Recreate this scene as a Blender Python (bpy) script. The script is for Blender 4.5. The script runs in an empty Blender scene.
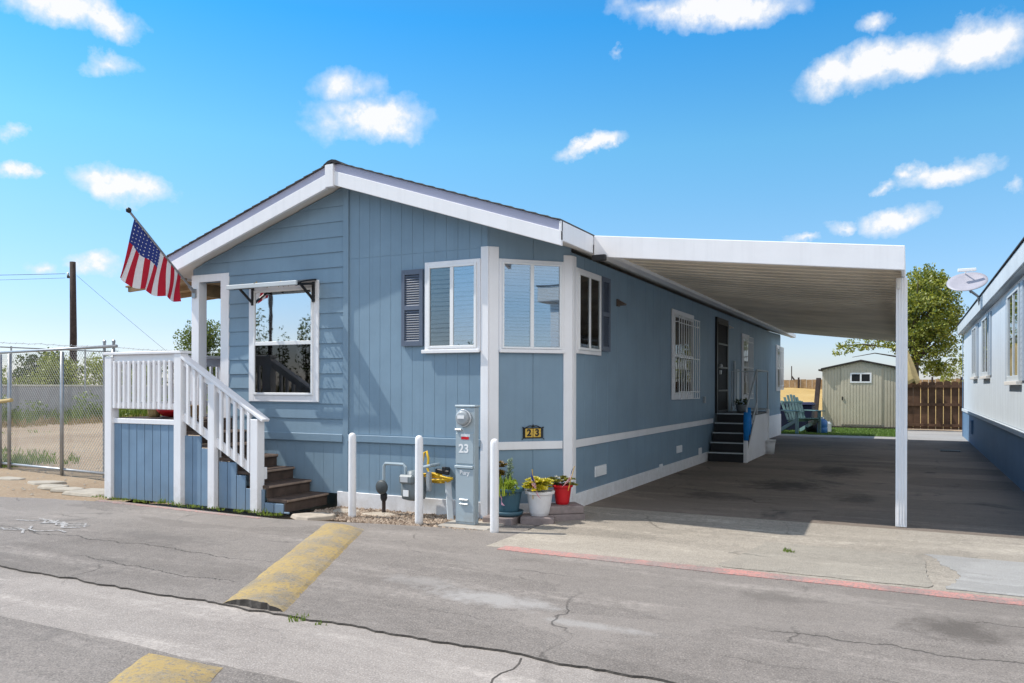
import bpy, bmesh, math, random
from mathutils import Vector, Matrix
random.seed(7)
rnd = random.random
def U(a, b): return a + (b - a) * rnd()
scene = bpy.context.scene
COL = scene.collection
PI = math.pi

# ------------------------------------------------------------------ materials
def new_mat(name):
    m = bpy.data.materials.new(name); m.use_nodes = True
    nt = m.node_tree; nt.nodes.clear()
    out = nt.nodes.new('ShaderNodeOutputMaterial')
    return m, nt, out
def nd(nt, typ, **kw):
    n = nt.nodes.new(typ)
    for k, v in kw.items():
        if k.startswith('i_'):
            n.inputs[k[2:].replace('_', ' ')].default_value = v
        elif k.startswith('n_'):
            n.inputs[int(k[2:])].default_value = v
        else: setattr(n, k, v)
    return n
def pos(nt, scale=(1, 1, 1)):
    g = nt.nodes.new('ShaderNodeNewGeometry')
    mp = nd(nt, 'ShaderNodeMapping'); mp.inputs['Scale'].default_value = scale
    nt.links.new(g.outputs['Position'], mp.inputs['Vector'])
    return mp.outputs['Vector']
def noise(nt, vec, scale, detail=4, rough=.6, dist=0):
    n = nd(nt, 'ShaderNodeTexNoise'); n.inputs['Scale'].default_value = scale
    n.inputs['Detail'].default_value = detail; n.inputs['Roughness'].default_value = rough
    n.inputs['Distortion'].default_value = dist
    nt.links.new(vec, n.inputs['Vector']); return n.outputs['Fac']
def ramp(nt, fac, a, b, lo=0., hi=1.):
    n = nd(nt, 'ShaderNodeMapRange'); n.inputs['From Min'].default_value = a; n.inputs['From Max'].default_value = b
    n.inputs['To Min'].default_value = lo; n.inputs['To Max'].default_value = hi; n.clamp = True
    nt.links.new(fac, n.inputs['Value']); return n.outputs['Result']
def mth(nt, op, a, b=None):
    n = nd(nt, 'ShaderNodeMath', operation=op)
    for i, v in enumerate((a, b)):
        if v is None: continue
        if isinstance(v, (int, float)): n.inputs[i].default_value = v
        else: nt.links.new(v, n.inputs[i])
    return n.outputs[0]
def mixc(nt, fac, a, b, blend='MIX'):
    n = nd(nt, 'ShaderNodeMix', data_type='RGBA', blend_type=blend)
    for s, v in ((n.inputs[0], fac), (n.inputs[6], a), (n.inputs[7], b)):
        if isinstance(v, (int, float)): s.default_value = v
        elif isinstance(v, (tuple, list)): s.default_value = (v[0], v[1], v[2], 1)
        else: nt.links.new(v, s)
    return n.outputs[2]
def bump(nt, h, strength, dist=.01):
    n = nd(nt, 'ShaderNodeBump'); n.inputs['Strength'].default_value = strength; n.inputs['Distance'].default_value = dist
    nt.links.new(h, n.inputs['Height']); return n.outputs['Normal']
def bsdf(nt, out, col, rough=.6, normal=None, metal=0., spec=.4):
    p = nd(nt, 'ShaderNodeBsdfPrincipled')
    for s, v in ((p.inputs['Base Color'], col), (p.inputs['Roughness'], rough)):
        if isinstance(v, (int, float)): s.default_value = v
        elif isinstance(v, (tuple, list)): s.default_value = (v[0], v[1], v[2], 1)
        else: nt.links.new(v, s)
    p.inputs['Metallic'].default_value = metal
    p.inputs['Specular IOR Level'].default_value = spec
    if normal is not None: nt.links.new(normal, p.inputs['Normal'])
    nt.links.new(p.outputs[0], out.inputs['Surface']); return p
def paint(name, c, rough=.6, var=.10, scale=2.5, bstr=.15, bscale=90, metal=0., streak=0., grime=0., gz=(0., .5), gcol=(.25, .2, .15), spec=.35, bsc=(1, 1, 1)):
    m, nt, out = new_mat(name)
    p = pos(nt)
    n1 = noise(nt, p, scale, 5)
    col = mixc(nt, ramp(nt, n1, .3, .7), tuple(x * (1 - var) for x in c), tuple(x * (1 + var) for x in c))
    if streak:
        s = noise(nt, pos(nt, (14, 14, .5)), 1.0, 4)
        col = mixc(nt, ramp(nt, s, .5, .78, 0, streak), col, tuple(x * .55 for x in c))
    if grime:
        sx = nd(nt, 'ShaderNodeSeparateXYZ'); nt.links.new(p, sx.inputs[0])
        h = ramp(nt, sx.outputs[2], gz[0], gz[1], 1, 0)
        g = mth(nt, 'MULTIPLY', h, ramp(nt, noise(nt, p, 9, 6, .7), .35, .65, 0, grime))
        col = mixc(nt, g, col, gcol)
    nb = noise(nt, pos(nt, bsc), bscale, 3)
    bsdf(nt, out, col, rough, bump(nt, nb, bstr, .004), metal, spec)
    return m
def leafmat(name, ca, cb, trans=.35):
    m, nt, out = new_mat(name)
    g = nt.nodes.new('ShaderNodeNewGeometry')
    col = mixc(nt, g.outputs['Random Per Island'], ca, cb)
    d = nd(nt, 'ShaderNodeBsdfDiffuse'); t = nd(nt, 'ShaderNodeBsdfTranslucent')
    gl = nd(nt, 'ShaderNodeBsdfGlossy'); gl.inputs['Roughness'].default_value = .45
    nt.links.new(col, d.inputs[0]); nt.links.new(mixc(nt, .5, col, (.2, .25, .02)), t.inputs[0])
    mx = nd(nt, 'ShaderNodeMixShader'); mx.inputs[0].default_value = trans
    nt.links.new(d.outputs[0], mx.inputs[1]); nt.links.new(t.outputs[0], mx.inputs[2])
    m2 = nd(nt, 'ShaderNodeMixShader'); m2.inputs[0].default_value = .05
    nt.links.new(mx.outputs[0], m2.inputs[1]); nt.links.new(gl.outputs[0], m2.inputs[2])
    nt.links.new(m2.outputs[0], out.inputs['Surface']); return m
def glass(name, tint=(.85, .9, .92), ior=1.7, mn=.12):
    m, nt, out = new_mat(name)
    fr = nd(nt, 'ShaderNodeFresnel'); fr.inputs['IOR'].default_value = ior
    f = mth(nt, 'MAXIMUM', fr.outputs[0], mn)
    t = nd(nt, 'ShaderNodeBsdfTransparent'); t.inputs[0].default_value = (*tint, 1)
    g = nd(nt, 'ShaderNodeBsdfGlossy'); g.inputs['Roughness'].default_value = .015
    wob = noise(nt, pos(nt), 2.2, 2)
    nt.links.new(bump(nt, wob, .02, .02), g.inputs['Normal'])
    mx = nd(nt, 'ShaderNodeMixShader'); nt.links.new(f, mx.inputs[0])
    nt.links.new(t.outputs[0], mx.inputs[1]); nt.links.new(g.outputs[0], mx.inputs[2])
    nt.links.new(mx.outputs[0], out.inputs['Surface']); return m

def asphalt(name, ca, cb, crack=.8, stain=.5, dark=(.035, .034, .033), seams=(), spots=()):
    m, nt, out = new_mat(name)
    p = pos(nt)
    big = noise(nt, p, .55, 6, .65, .3)
    col = mixc(nt, ramp(nt, big, .32, .68), ca, cb)
    st = noise(nt, pos(nt, (.22, 1.6, 1)), 1.3, 5, .65)          # wear along the travel direction
    col = mixc(nt, ramp(nt, st, .45, .75, 0, .55), col, tuple(x * 1.3 for x in cb))
    sp = noise(nt, p, 95, 2, .8)
    col = mixc(nt, ramp(nt, sp, .54, .70, 0, .75), col, tuple(x * 1.9 for x in cb))
    col = mixc(nt, ramp(nt, sp, .32, .46, .7, 0), col, dark)
    pt = noise(nt, p, 21, 4, .75)
    col = mixc(nt, ramp(nt, pt, .28, .40, .45, 0), col, dark)
    mid = noise(nt, p, 11, 6, .8)
    col = mixc(nt, ramp(nt, mid, .34, .66), mixc(nt, .17, col, dark), mixc(nt, .22, col, tuple(x * 1.35 for x in cb)))
    pv = nd(nt, 'ShaderNodeTexVoronoi', feature='F1'); pv.inputs['Scale'].default_value = .62
    pw = nd(nt, 'ShaderNodeVectorMath', operation='MULTIPLY_ADD'); pn = nd(nt, 'ShaderNodeTexNoise'); pn.inputs['Scale'].default_value = 2.3; pn.inputs['Detail'].default_value = 7; pn.inputs['Roughness'].default_value = .7
    nt.links.new(pos(nt, (.55, 1.5, 1)), pn.inputs['Vector']); nt.links.new(pn.outputs['Color'], pw.inputs[0]); pw.inputs[1].default_value = (.8, .8, 0); nt.links.new(pos(nt, (.55, 1.5, 1)), pw.inputs[2]); nt.links.new(pw.outputs[0], pv.inputs['Vector'])
    sc = nd(nt, 'ShaderNodeSeparateColor'); nt.links.new(pv.outputs['Color'], sc.inputs[0])
    col = mixc(nt, ramp(nt, sc.outputs[0], .2, .9, 0, .32), col, tuple(x * 1.42 for x in cb)); col = mixc(nt, ramp(nt, sc.outputs[1], .55, .95, 0, .30), col, tuple(x * .55 for x in ca))
    wr = mth(nt, 'MULTIPLY', ramp(nt, noise(nt, pos(nt, (.35, 2.4, 1)), 1.1, 7, .72), .52, .66), ramp(nt, noise(nt, p, 17, 5, .8), .40, .62))
    col = mixc(nt, mth(nt, 'MULTIPLY', wr, .5), col, tuple(x * 2.0 for x in cb))
    oil = noise(nt, p, 1.05, 5, .6, .8)
    col = mixc(nt, ramp(nt, oil, .60, .74, 0, stain), col, dark)
    # cracks: edges of a warped cell pattern, broken up by a mask
    wn = nd(nt, 'ShaderNodeTexNoise'); wn.inputs['Scale'].default_value = 1.6; wn.inputs['Detail'].default_value = 6
    nt.links.new(p, wn.inputs['Vector'])
    va = nd(nt, 'ShaderNodeVectorMath', operation='MULTIPLY_ADD')
    nt.links.new(wn.outputs['Color'], va.inputs[0]); va.inputs[1].default_value = (.9, .9, 0); nt.links.new(p, va.inputs[2])
    vo = nd(nt, 'ShaderNodeTexVoronoi', feature='DISTANCE_TO_EDGE'); vo.inputs['Scale'].default_value = .42
    nt.links.new(va.outputs[0], vo.inputs['Vector'])
    msk = ramp(nt, noise(nt, p, .8, 2), .50, .62)
    ck = mth(nt, 'MULTIPLY', ramp(nt, vo.outputs['Distance'], .0008, .006, crack, 0), msk)
    if spots:
        spn = noise(nt, p, 5, 8, .75)
        for (x_, y_, rx_, ry_, c_, k_) in spots:
            s1 = nd(nt, 'ShaderNodeVectorMath', operation='SUBTRACT'); nt.links.new(p, s1.inputs[0]); s1.inputs[1].default_value = (x_, y_, -.04)
            s2 = nd(nt, 'ShaderNodeVectorMath', operation='MULTIPLY'); nt.links.new(s1.outputs[0], s2.inputs[0]); s2.inputs[1].default_value = (1 / rx_, 1 / ry_, 0)
            s3 = nd(nt, 'ShaderNodeVectorMath', operation='LENGTH'); nt.links.new(s2.outputs[0], s3.inputs[0])
            f = mth(nt, 'ADD', mth(nt, 'SUBTRACT', 1, s3.outputs['Value']), mth(nt, 'MULTIPLY', mth(nt, 'SUBTRACT', spn, .5), 2.4))
            col = mixc(nt, mth(nt, 'MULTIPLY', ramp(nt, f, .15, .75), k_), col, c_)
    if seams:
        sy = nd(nt, 'ShaderNodeSeparateXYZ'); nt.links.new(p, sy.inputs[0])
        wob = mth(nt, 'ADD', sy.outputs[1], mth(nt, 'MULTIPLY', mth(nt, 'SUBTRACT', noise(nt, pos(nt, (1, .3, 1)), .9, 7, .68), .5), .55))
        for (y0, wd, sc, lo) in seams:
            ln = ramp(nt, mth(nt, 'ABSOLUTE', mth(nt, 'SUBTRACT', wob, y0)), .004, wd, 1, 0)
            ck = mth(nt, 'MAXIMUM', ck, mth(nt, 'MULTIPLY', mth(nt, 'MULTIPLY', ln, ramp(nt, noise(nt, p, sc, 2), lo, lo + .08)), .62))
    col = mixc(nt, ck, col, (.02, .019, .017))
    h = mth(nt, 'SUBTRACT', mth(nt, 'ADD', sp, mth(nt, 'MULTIPLY', pt, .6)), mth(nt, 'MULTIPLY', ck, 2.5))
    bsdf(nt, out, col, .88, bump(nt, h, .55, .006), 0, .25)
    return m, nt, out, col, h

M = {}
M['blue'] = paint('blue_siding_paint', (.205, .298, .380), .55, .10, 1.1, .25, 38, streak=.16, grime=.35, gz=(0, .45), gcol=(.2, .2, .2), bsc=(3, 3, .25))
M['blue_deck'] = paint('blue_deck_paint', (.178, .27, .375), .6, .12, 2.0, .35, 30, streak=.25, grime=.35, gz=(-.05, .3), gcol=(.2, .19, .18), bsc=(3, 3, .2))
M['white'] = paint('white_trim_paint', (.83, .82, .83), .5, .04, 2, .12, 60, streak=.14, grime=.4, gz=(-.05, .4), gcol=(.42, .37, .3))
M['white_warm'] = paint('soffit_paint', (.70, .67, .62), .6, .06, 2, .1, 60)
M['grey_flash'] = paint('drip_edge_paint', (.42, .42, .53), .5, .05, 2, .05, 60)
M['vinyl'] = paint('white_vinyl', (.82, .82, .82), .35, .02, 2, .02, 60)
M['shingle'] = paint('roof_shingles', (.11, .105, .10), .9, .35, 9, .6, 45)
M['ridge'] = paint('ridge_cap_black', (.025, .025, .028), .85, .3, 9, .4, 60)
M['shutter'] = paint('shutter_blue_grey', (.115, .14, .19), .5, .06, 3, .05, 60)
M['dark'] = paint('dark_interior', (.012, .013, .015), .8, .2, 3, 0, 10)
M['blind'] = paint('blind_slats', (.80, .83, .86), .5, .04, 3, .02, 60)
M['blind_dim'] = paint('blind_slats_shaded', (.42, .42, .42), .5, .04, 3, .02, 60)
M['black'] = paint('black_metal', (.016, .016, .018), .42, .2, 6, .05, 80)
M['tread'] = paint('weathered_brown_tread', (.085, .058, .045), .75, .35, 7, .3, 40, bsc=(.4, 3, 3))
M['tread_edge'] = paint('worn_tread_edge', (.30, .22, .17), .8, .3, 9, .3, 40)
M['tan_wood'] = paint('tan_wood', (.32, .21, .11), .7, .3, 5, .3, 40, bsc=(.3, 3, 3))
M['steel'] = paint('galvanised_steel', (.36, .37, .38), .42, .15, 8, .08, 60, metal=.6)
M['wire'] = paint('chain_link_wire', (.42, .43, .43), .5, .1, 8, 0, 60, metal=.3)
M['ped'] = paint('pedestal_grey', (.36, .43, .47), .42, .06, 3, .04, 80, streak=.12, grime=.4, gz=(0, .25))
M['meter_grey'] = paint('meter_grey', (.34, .37, .39), .4, .1, 8, .05, 80)
M['chrome'] = paint('meter_ring', (.62, .64, .66), .3, .05, 8, 0, 80, metal=.5)
M['hose'] = paint('yellow_hose', (.75, .47, .03), .45, .1, 10, .05, 60)
M['red'] = paint('red_plastic', (.55, .012, .02), .35, .08, 8, .02, 60)
M['pot_white'] = paint('white_plastic_pot', (.72, .70, .70), .5, .08, 8, .05, 60, grime=.6, gz=(0, .12))
M['pot_teal'] = paint('teal_plastic_pot', (.045, .11, .15), .45, .1, 8, .03, 60, grime=.3, gz=(0, .1))
M['soil'] = paint('potting_soil', (.05, .035, .025), .95, .4, 30, .6, 90)
M['block'] = paint('paver_block', (.24, .195, .185), .9, .2, 14, .6, 60)
M['slabstone'] = paint('stepping_stone', (.42, .36, .29), .9, .18, 10, .5, 50)
M['rock'] = paint('pale_rock', (.40, .355, .29), .9, .15, 6, .5, 30)
M['gold'] = paint('gold_tile', (.62, .40, .07), .4, .25, 40, .1, 80)
M['fl_red'] = paint('flag_red', (.50, .012, .035), .75, .06, 20, .1, 300)
M['fl_white'] = paint('flag_white', (.80, .78, .80), .75, .04, 20, .1, 300)
M['fl_blue'] = paint('flag_blue', (.025, .045, .22), .75, .06, 20, .1, 300)
M['fl_pink'] = paint('magenta_cloth', (.65, .05, .25), .75, .1, 20, .1, 300)
M['green_shed'] = paint('olive_shed_steel', (.53, .48, .37), .5, .07, 2, .05, 40, streak=.2, grime=.3, gz=(0, .4))
M['shed_trim'] = paint('brown_trim', (.05, .04, .035), .6, .1, 4, .1, 40)
M['chair'] = paint('green_resin', (.13, .23, .23), .4, .06, 8, .02, 60)
M['navy'] = paint('navy_plastic', (.018, .022, .06), .5, .2, 8, .05, 60)
M['blue_jug'] = paint('blue_plastic', (.05, .17, .42), .3, .1, 8, .02, 60)
M['bright_blue'] = paint('bright_blue_foam', (.01, .22, .62), .7, .1, 12, .2, 90)
M['fence_wood'] = paint('brown_fence_wood', (.115, .062, .036), .85, .35, 4, .5, 30, streak=.3, bsc=(3, 3, .3))
M['pole_wood'] = paint('dark_pole_wood', (.045, .032, .028), .9, .3, 5, .4, 30)
M['tarp'] = paint('tan_canvas', (.50, .38, .18), .8, .12, 6, .2, 20)
M['nb_wall'] = paint('pale_blue_grey_wall', (.58, .63, .67), .6, .04, 1.5, .12, 50)
M['nb_skirt'] = paint('neighbour_blue_skirt', (.13, .23, .36), .6, .08, 1.5, .12, 50, streak=.15)
M['nb_trim'] = paint('neighbour_trim', (.52, .56, .58), .55, .06, 2, .08, 60)
M['dish'] = paint('dish_grey', (.36, .35, .39), .45, .05, 4, .02, 60)
M['bark'] = paint('tree_bark', (.10, .075, .055), .9, .3, 9, .7, 25, bsc=(3, 3, .6))
M['conc_wall'] = paint('grey_block_wall', (.36, .35, .36), .85, .12, 2.5, .3, 40, streak=.2)
M['conc_cap'] = paint('pale_wall_cap', (.62, .58, .50), .85, .1, 4, .3, 40)
M['carp_under'] = paint('carport_pan_underside', (.82, .72, .58), .6, .22, .9, .12, 12, bsc=(.25, 6, 1))
M['concrete_pad'] = paint('concrete_pad', (.40, .36, .31), .9, .15, 6, .4, 60)
M['leaf_tree'] = leafmat('tree_leaves', (.055, .105, .018), (.42, .42, .05))
M['leaf_dark'] = leafmat('dark_leaves', (.012, .032, .010), (.05, .085, .018))
M['leaf_bush'] = leafmat('bush_leaves', (.17, .21, .03), (.42, .44, .08))
M['leaf_far'] = leafmat('far_leaves', (.05, .09, .018), (.19, .25, .04))
M['leaf_weed'] = leafmat('weed_leaves', (.08, .15, .02), (.25, .32, .05))
M['leaf_dry'] = leafmat('dry_weed', (.26, .17, .06), (.42, .30, .13), .2)
M['leaf_yellow'] = leafmat('yellow_succulent', (.75, .58, .02), (.45, .45, .04), .25)
M['leaf_olive'] = leafmat('olive_succulent', (.16, .19, .03), (.36, .30, .05), .25)
M['leaf_brown'] = leafmat('brown_rosette', (.13, .07, .02), (.24, .15, .03), .2)
M['leaf_lime'] = leafmat('lime_leaves', (.20, .32, .02), (.42, .50, .05), .3)
M['leaf_silver'] = leafmat('silver_leaves', (.20, .30, .22), (.40, .48, .38), .2)
M['petal_white'] = leafmat('white_petals', (.75, .73, .70), (.85, .82, .8), .3)
M['turf'] = leafmat('green_turf', (.09, .16, .03), (.17, .27, .06), .2)
M['glass'] = glass('window_glass')
M['glass_sky'] = glass('reflective_window_glass', (.75, .8, .82), 2.3, .82)
M['glass_screen'] = glass('screened_glass', (.28, .28, .30), 1.5, .10)
M['glass_bay'] = glass('bay_window_glass', (.80, .88, .95), 1.6, .34)
M['clear'] = glass('dusty_clear_sheet', (.94, .94, .93), 1.35, .05)
M['nb_shut'] = paint('neighbour_shutter', (.40, .45, .50), .55, .06, 2, .05, 60)
M['lampbrown'] = paint('brown_lamp', (.12, .09, .07), .5, .1, 9, .05, 60)

# ------------------------------------------------------------------ mesh helper
class MB:
    def __init__(s, T=None): s.v = []; s.f = []; s.m = []; s.T = T
    def add(s, vs, fs, mi=0):
        b = len(s.v)
        for p in vs:
            s.v.append(tuple(s.T(*p)) if s.T else tuple(p))
        for i, f in enumerate(fs):
            s.f.append(tuple(b + k for k in f)); s.m.append(mi[i] if isinstance(mi, (list, tuple)) else mi)
        return s
    def box(s, x0, x1, y0, y1, z0, z1, mi=0):
        v = [(x0, y0, z0), (x1, y0, z0), (x1, y1, z0), (x0, y1, z0), (x0, y0, z1), (x1, y0, z1), (x1, y1, z1), (x0, y1, z1)]
        return s.add(v, [(3, 2, 1, 0), (4, 5, 6, 7), (0, 1, 5, 4), (1, 2, 6, 5), (2, 3, 7, 6), (3, 0, 4, 7)], mi)
    def hexa(s, v8, mi=0):
        return s.add(v8, [(3, 2, 1, 0), (4, 5, 6, 7), (0, 1, 5, 4), (1, 2, 6, 5), (2, 3, 7, 6), (3, 0, 4, 7)], mi)
    def prism(s, a, b, mi=0):
        """two matching loops"""
        n = len(a)
        return s.add(list(a) + list(b), [tuple(range(n - 1, -1, -1)), tuple(range(n, 2 * n))] + [(i, (i + 1) % n, n + (i + 1) % n, n + i) for i in range(n)], mi)
    def beam(s, p0, p1, w, h, up=(0, 0, 1), mi=0):
        p0 = Vector(p0); p1 = Vector(p1); d = (p1 - p0).normalized(); u = Vector(up)
        r = d.cross(u).normalized(); u = r.cross(d).normalized()
        a = [p0 + r * (sx * w / 2) + u * (sz * h / 2) for sx, sz in ((-1, -1), (1, -1), (1, 1), (-1, 1))]
        b = [q + (p1 - p0) for q in a]
        return s.prism(a, b, mi)
    def tube(s, pts, r, n=8, mi=0, cap=True):
        pts = [Vector(p) for p in pts]; rings = []
        rr = r if isinstance(r, (list, tuple)) else [r] * len(pts)
        base = len(s.v); prev = None; vs = []
        for i, p in enumerate(pts):
            d = (pts[min(i + 1, len(pts) - 1)] - pts[max(i - 1, 0)])
            d = d.normalized() if d.length > 1e-9 else Vector((0, 0, 1))
            if prev is None:
                a = Vector((0, 0, 1)) if abs(d.z) < .9 else Vector((1, 0, 0))
                u = d.cross(a).normalized()
            else: u = (prev - d * prev.dot(d)).normalized()
            prev = u; w = d.cross(u)
            for k in range(n):
                t = 2 * PI * k / n
                vs.append(p + (u * math.cos(t) + w * math.sin(t)) * rr[i])
        fs = []
        for i in range(len(pts) - 1):
            for k in range(n):
                fs.append((i * n + k, i * n + (k + 1) % n, (i + 1) * n + (k + 1) % n, (i + 1) * n + k))
        if cap: fs.append(tuple(range(n - 1, -1, -1))); fs.append(tuple(range((len(pts) - 1) * n, len(pts) * n)))
        return s.add(vs, fs, mi)
    def lathe(s, c, prof, n=20, mi=0, cap=True):
        vs = []; fs = []
        for (r, z) in prof:
            for k in range(n):
                t = 2 * PI * k / n; vs.append((c[0] + r * math.cos(t), c[1] + r * math.sin(t), c[2] + z))
        for i in range(len(prof) - 1):
            for k in range(n): fs.append((i * n + k, i * n + (k + 1) % n, (i + 1) * n + (k + 1) % n, (i + 1) * n + k))
        if cap: fs.append(tuple(range(n - 1, -1, -1))); fs.append(tuple(range((len(prof) - 1) * n, len(prof) * n)))
        return s.add(vs, fs, mi)
    def build(s, name, mat, parent=None, bevel=0., smooth=False, segs=1):
        me = bpy.data.meshes.new(name)
        off = Vector((0, 0, 0))
        if parent is not None:
            q = parent
            while q is not None: off += q.location; q = q.parent
        xs = [Vector(p) for p in s.v]
        if xs:
            lo = Vector([min(p[i] for p in xs) for i in range(3)]); hi = Vector([max(p[i] for p in xs) for i in range(3)])
            org = Vector(((lo.x + hi.x) / 2, (lo.y + hi.y) / 2, lo.z))
        else: org = Vector((0, 0, 0))
        me.from_pydata([tuple(p - org) for p in xs], [], s.f)
        mats = mat if isinstance(mat, (list, tuple)) else [mat]
        for m in mats: me.materials.append(m)
        if len(mats) > 1:
            for p, mi in zip(me.polygons, s.m): p.material_index = min(mi, len(mats) - 1)
        if smooth:
            for p in me.polygons: p.use_smooth = True
        me.update()
        if s.T or name == 'pane':
            bm = bmesh.new(); bm.from_mesh(me); bmesh.ops.recalc_face_normals(bm, faces=bm.faces); bm.to_mesh(me); bm.free()
        o = bpy.data.objects.new(name, me); COL.objects.link(o)
        o.location = org - off
        if parent is not None: o.parent = parent
        if bevel:
            b = o.modifiers.new('bevel', 'BEVEL'); b.width = bevel; b.segments = segs; b.limit_method = 'ANGLE'; b.angle_limit = math.radians(40)
        return o
def recalc(o):
    bm = bmesh.new(); bm.from_mesh(o.data); bmesh.ops.recalc_face_normals(bm, faces=bm.faces); bm.to_mesh(o.data); bm.free(); return o
def thing(name, label, cat, loc, group=None):
    o = bpy.data.objects.new(name, None); COL.objects.link(o); o.location = loc
    o.empty_display_size = .1
    return tag(o, label, cat, group)
def tag(o, label, cat, group=None):
    o['label'] = label; o['category'] = cat
    if group: o['group'] = group
    return o
def struct(o): o['kind'] = 'structure'; return o
def copy_tree(o, parent=None):
    c = o.copy(); COL.objects.link(c)
    if parent is not None: c.parent = parent
    for ch in list(o.children): copy_tree(ch, c)
    return c
def clip(poly, a, b, c):
    """keep a*x+b*z<=c"""
    out = []
    for i in range(len(poly)):
        p, q = poly[i], poly[(i + 1) % len(poly)]
        dp = a * p[0] + b * p[1] - c; dq = a * q[0] + b * q[1] - c
        if dp <= 0: out.append(p)
        if dp * dq < 0:
            t = dp / (dp - dq); out.append((p[0] + t * (q[0] - p[0]), p[1] + t * (q[1] - p[1])))
    return out
def text_mesh(body, size, T, mat, name, parent, depth=.002, bold=0.):
    cu = bpy.data.curves.new(name, 'FONT'); cu.body = body; cu.size = size; cu.align_x = 'CENTER'; cu.align_y = 'CENTER'; cu.extrude = depth; cu.offset = bold
    ob = bpy.data.objects.new(name, cu); COL.objects.link(ob)
    dg = bpy.context.evaluated_depsgraph_get(); dg.update()
    me = ob.evaluated_get(dg).to_mesh()
    b = MB(T); vs = [tuple(v.co) for v in me.vertices]; fs = [tuple(p.vertices) for p in me.polygons]
    b.add(vs, fs); ob.evaluated_get(dg).to_mesh_clear()
    bpy.data.objects.remove(ob); bpy.data.curves.remove(cu)
    return b.build(name, mat, parent)
def blades(mb, x, y, z, n, r, h, w, lean=.5, mi=0):
    for _ in range(n):
        a = U(0, 2 * PI); d = r * math.sqrt(rnd()); px, py = x + d * math.cos(a), y + d * math.sin(a)
        hh = h * U(.5, 1.1); b = U(0, 2 * PI); lx, ly = math.cos(b) * hh * lean * rnd(), math.sin(b) * hh * lean * rnd()
        c = U(0, 2 * PI); wx, wy = math.cos(c) * w / 2, math.sin(c) * w / 2
        mb.add([(px - wx, py - wy, z), (px + wx, py + wy, z), (px + wx * .7 + lx * .4, py + wy * .7 + ly * .4, z + hh * .6), (px + lx, py + ly, z + hh), (px - wx * .7 + lx * .4, py - wy * .7 + ly * .4, z + hh * .6)], [(0, 1, 2, 3, 4)], mi)
def leafq(mb, p, s, mi=0, up=.3):
    a = Vector((U(-1, 1), U(-1, 1), U(-1, 1) + up)).normalized()
    b = a.cross(Vector((U(-1, 1), U(-1, 1), U(-1, 1)))).normalized(); c = a.cross(b)
    p = Vector(p)
    mb.add([p - b * s * .5, p + c * s * .32, p + b * s * .5, p - c * s * .32], [(0, 1, 2, 3)], mi)
def clump(mb, c, r, n, s, mi=0):
    for _ in range(n):
        d = Vector((U(-1, 1), U(-1, 1), U(-1, 1)))
        if d.length > 1: d.normalize(); d *= rnd() ** .3
        leafq(mb, (c[0] + d.x * r[0], c[1] + d.y * r[1], c[2] + d.z * r[2]), s * U(.6, 1.3), mi)
# ------------------------------------------------------------------ THE MOBILE HOME
YF, X0, XL, YB = 7.75, -3.49, -8.8, 25.0
SQ = math.sqrt(.5)
rz = lambda x: 4.10 - .328 * abs(x + 6.16)
ru = lambda x: rz(x) - .22
front = lambda u, n, z: (u, YF - n, z)
side = lambda u, n, z: (X0 + n, u, z)
diag = lambda u, n, z: (-4.2 + (u + n) * SQ, YF + (u - n) * SQ, z)
DL = .71 / SQ
home = thing('mobile_home', 'blue mobile home with white trim, gable front and clipped bay corner', 'mobile home', (-6.145, YF, 0))

def roofclip(p):
    p = clip(p, -.328, 1, 3.88 + .328 * 6.16); return clip(p, .328, 1, 3.88 - .328 * 6.16)
def prism_un(mb, poly, n0, n1, mi=0):
    mb.prism([(u, n0, z) for u, z in poly], [(u, n1, z) for u, z in poly], mi)

# --- walls
b = MB(front)
for poly in ([(-8.11, .1), (-4.2, .1), (-4.2, 3.5), (-8.11, 3.9)], [(XL, 2.83), (-8.112, 2.83), (-8.112, 3.9), (XL, 3.4)]):
    prism_un(b, roofclip([(poly[0][0], poly[0][1]), (poly[1][0], poly[1][1]), (poly[1][0], 4.2), (poly[0][0], 4.2)]), -.10, 0)
b.build('wall', M['blue'], home)
b = MB(diag); b.box(.0, DL, -.1, 0, -.05, 3.3); b.build('wall', M['blue'], home)
b = MB(side); b.box(8.46, YB, -.1, 0, .0, 2.97); o = b.build('wall', M['blue'], home)
b = MB(); b.box(XL, XL + .1, 9.75, YB, 0, 2.97); b.box(XL + .1, -8.11, 9.75, 9.85, .98, 2.97); b.box(-8.11, -8.02, YF + .1, 9.75, .98, 2.97); b.build('wall', M['blue'], home)
b = MB(); prism_un(b, roofclip([(XL, 0), (X0, 0), (X0, 4.2), (XL, 4.2)]), 0, .1); b.T = None
b2 = MB(lambda u, n, z: (u, YB + n, z)); prism_un(b2, roofclip([(XL, 0), (X0, 0), (X0, 4.2), (XL, 4.2)]), -.1, 0); b2.build('wall', M['blue'], home)
# --- horizontal lap siding on the left of the front
b = MB(front); z = .83; k = 0
while z < 4.0:
    for a, c in ([(-8.11, -6.2)] if z < 2.8 else [(XL + .02, -6.2)]):
        if 2.70 < z < 2.93: a = -8.11
        pts = roofclip([(a, z), (c, z), (c, z + .192), (a, z + .192)])
        if len(pts) > 2:
            fr = [(u, .020 - .014 * (zz - z) / .192, zz) for u, zz in pts]
            b.prism([(u, .0005, zz) for u, zz in pts], fr)
    z += .187
b.build('lap_siding', M['blue'], home)
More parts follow.
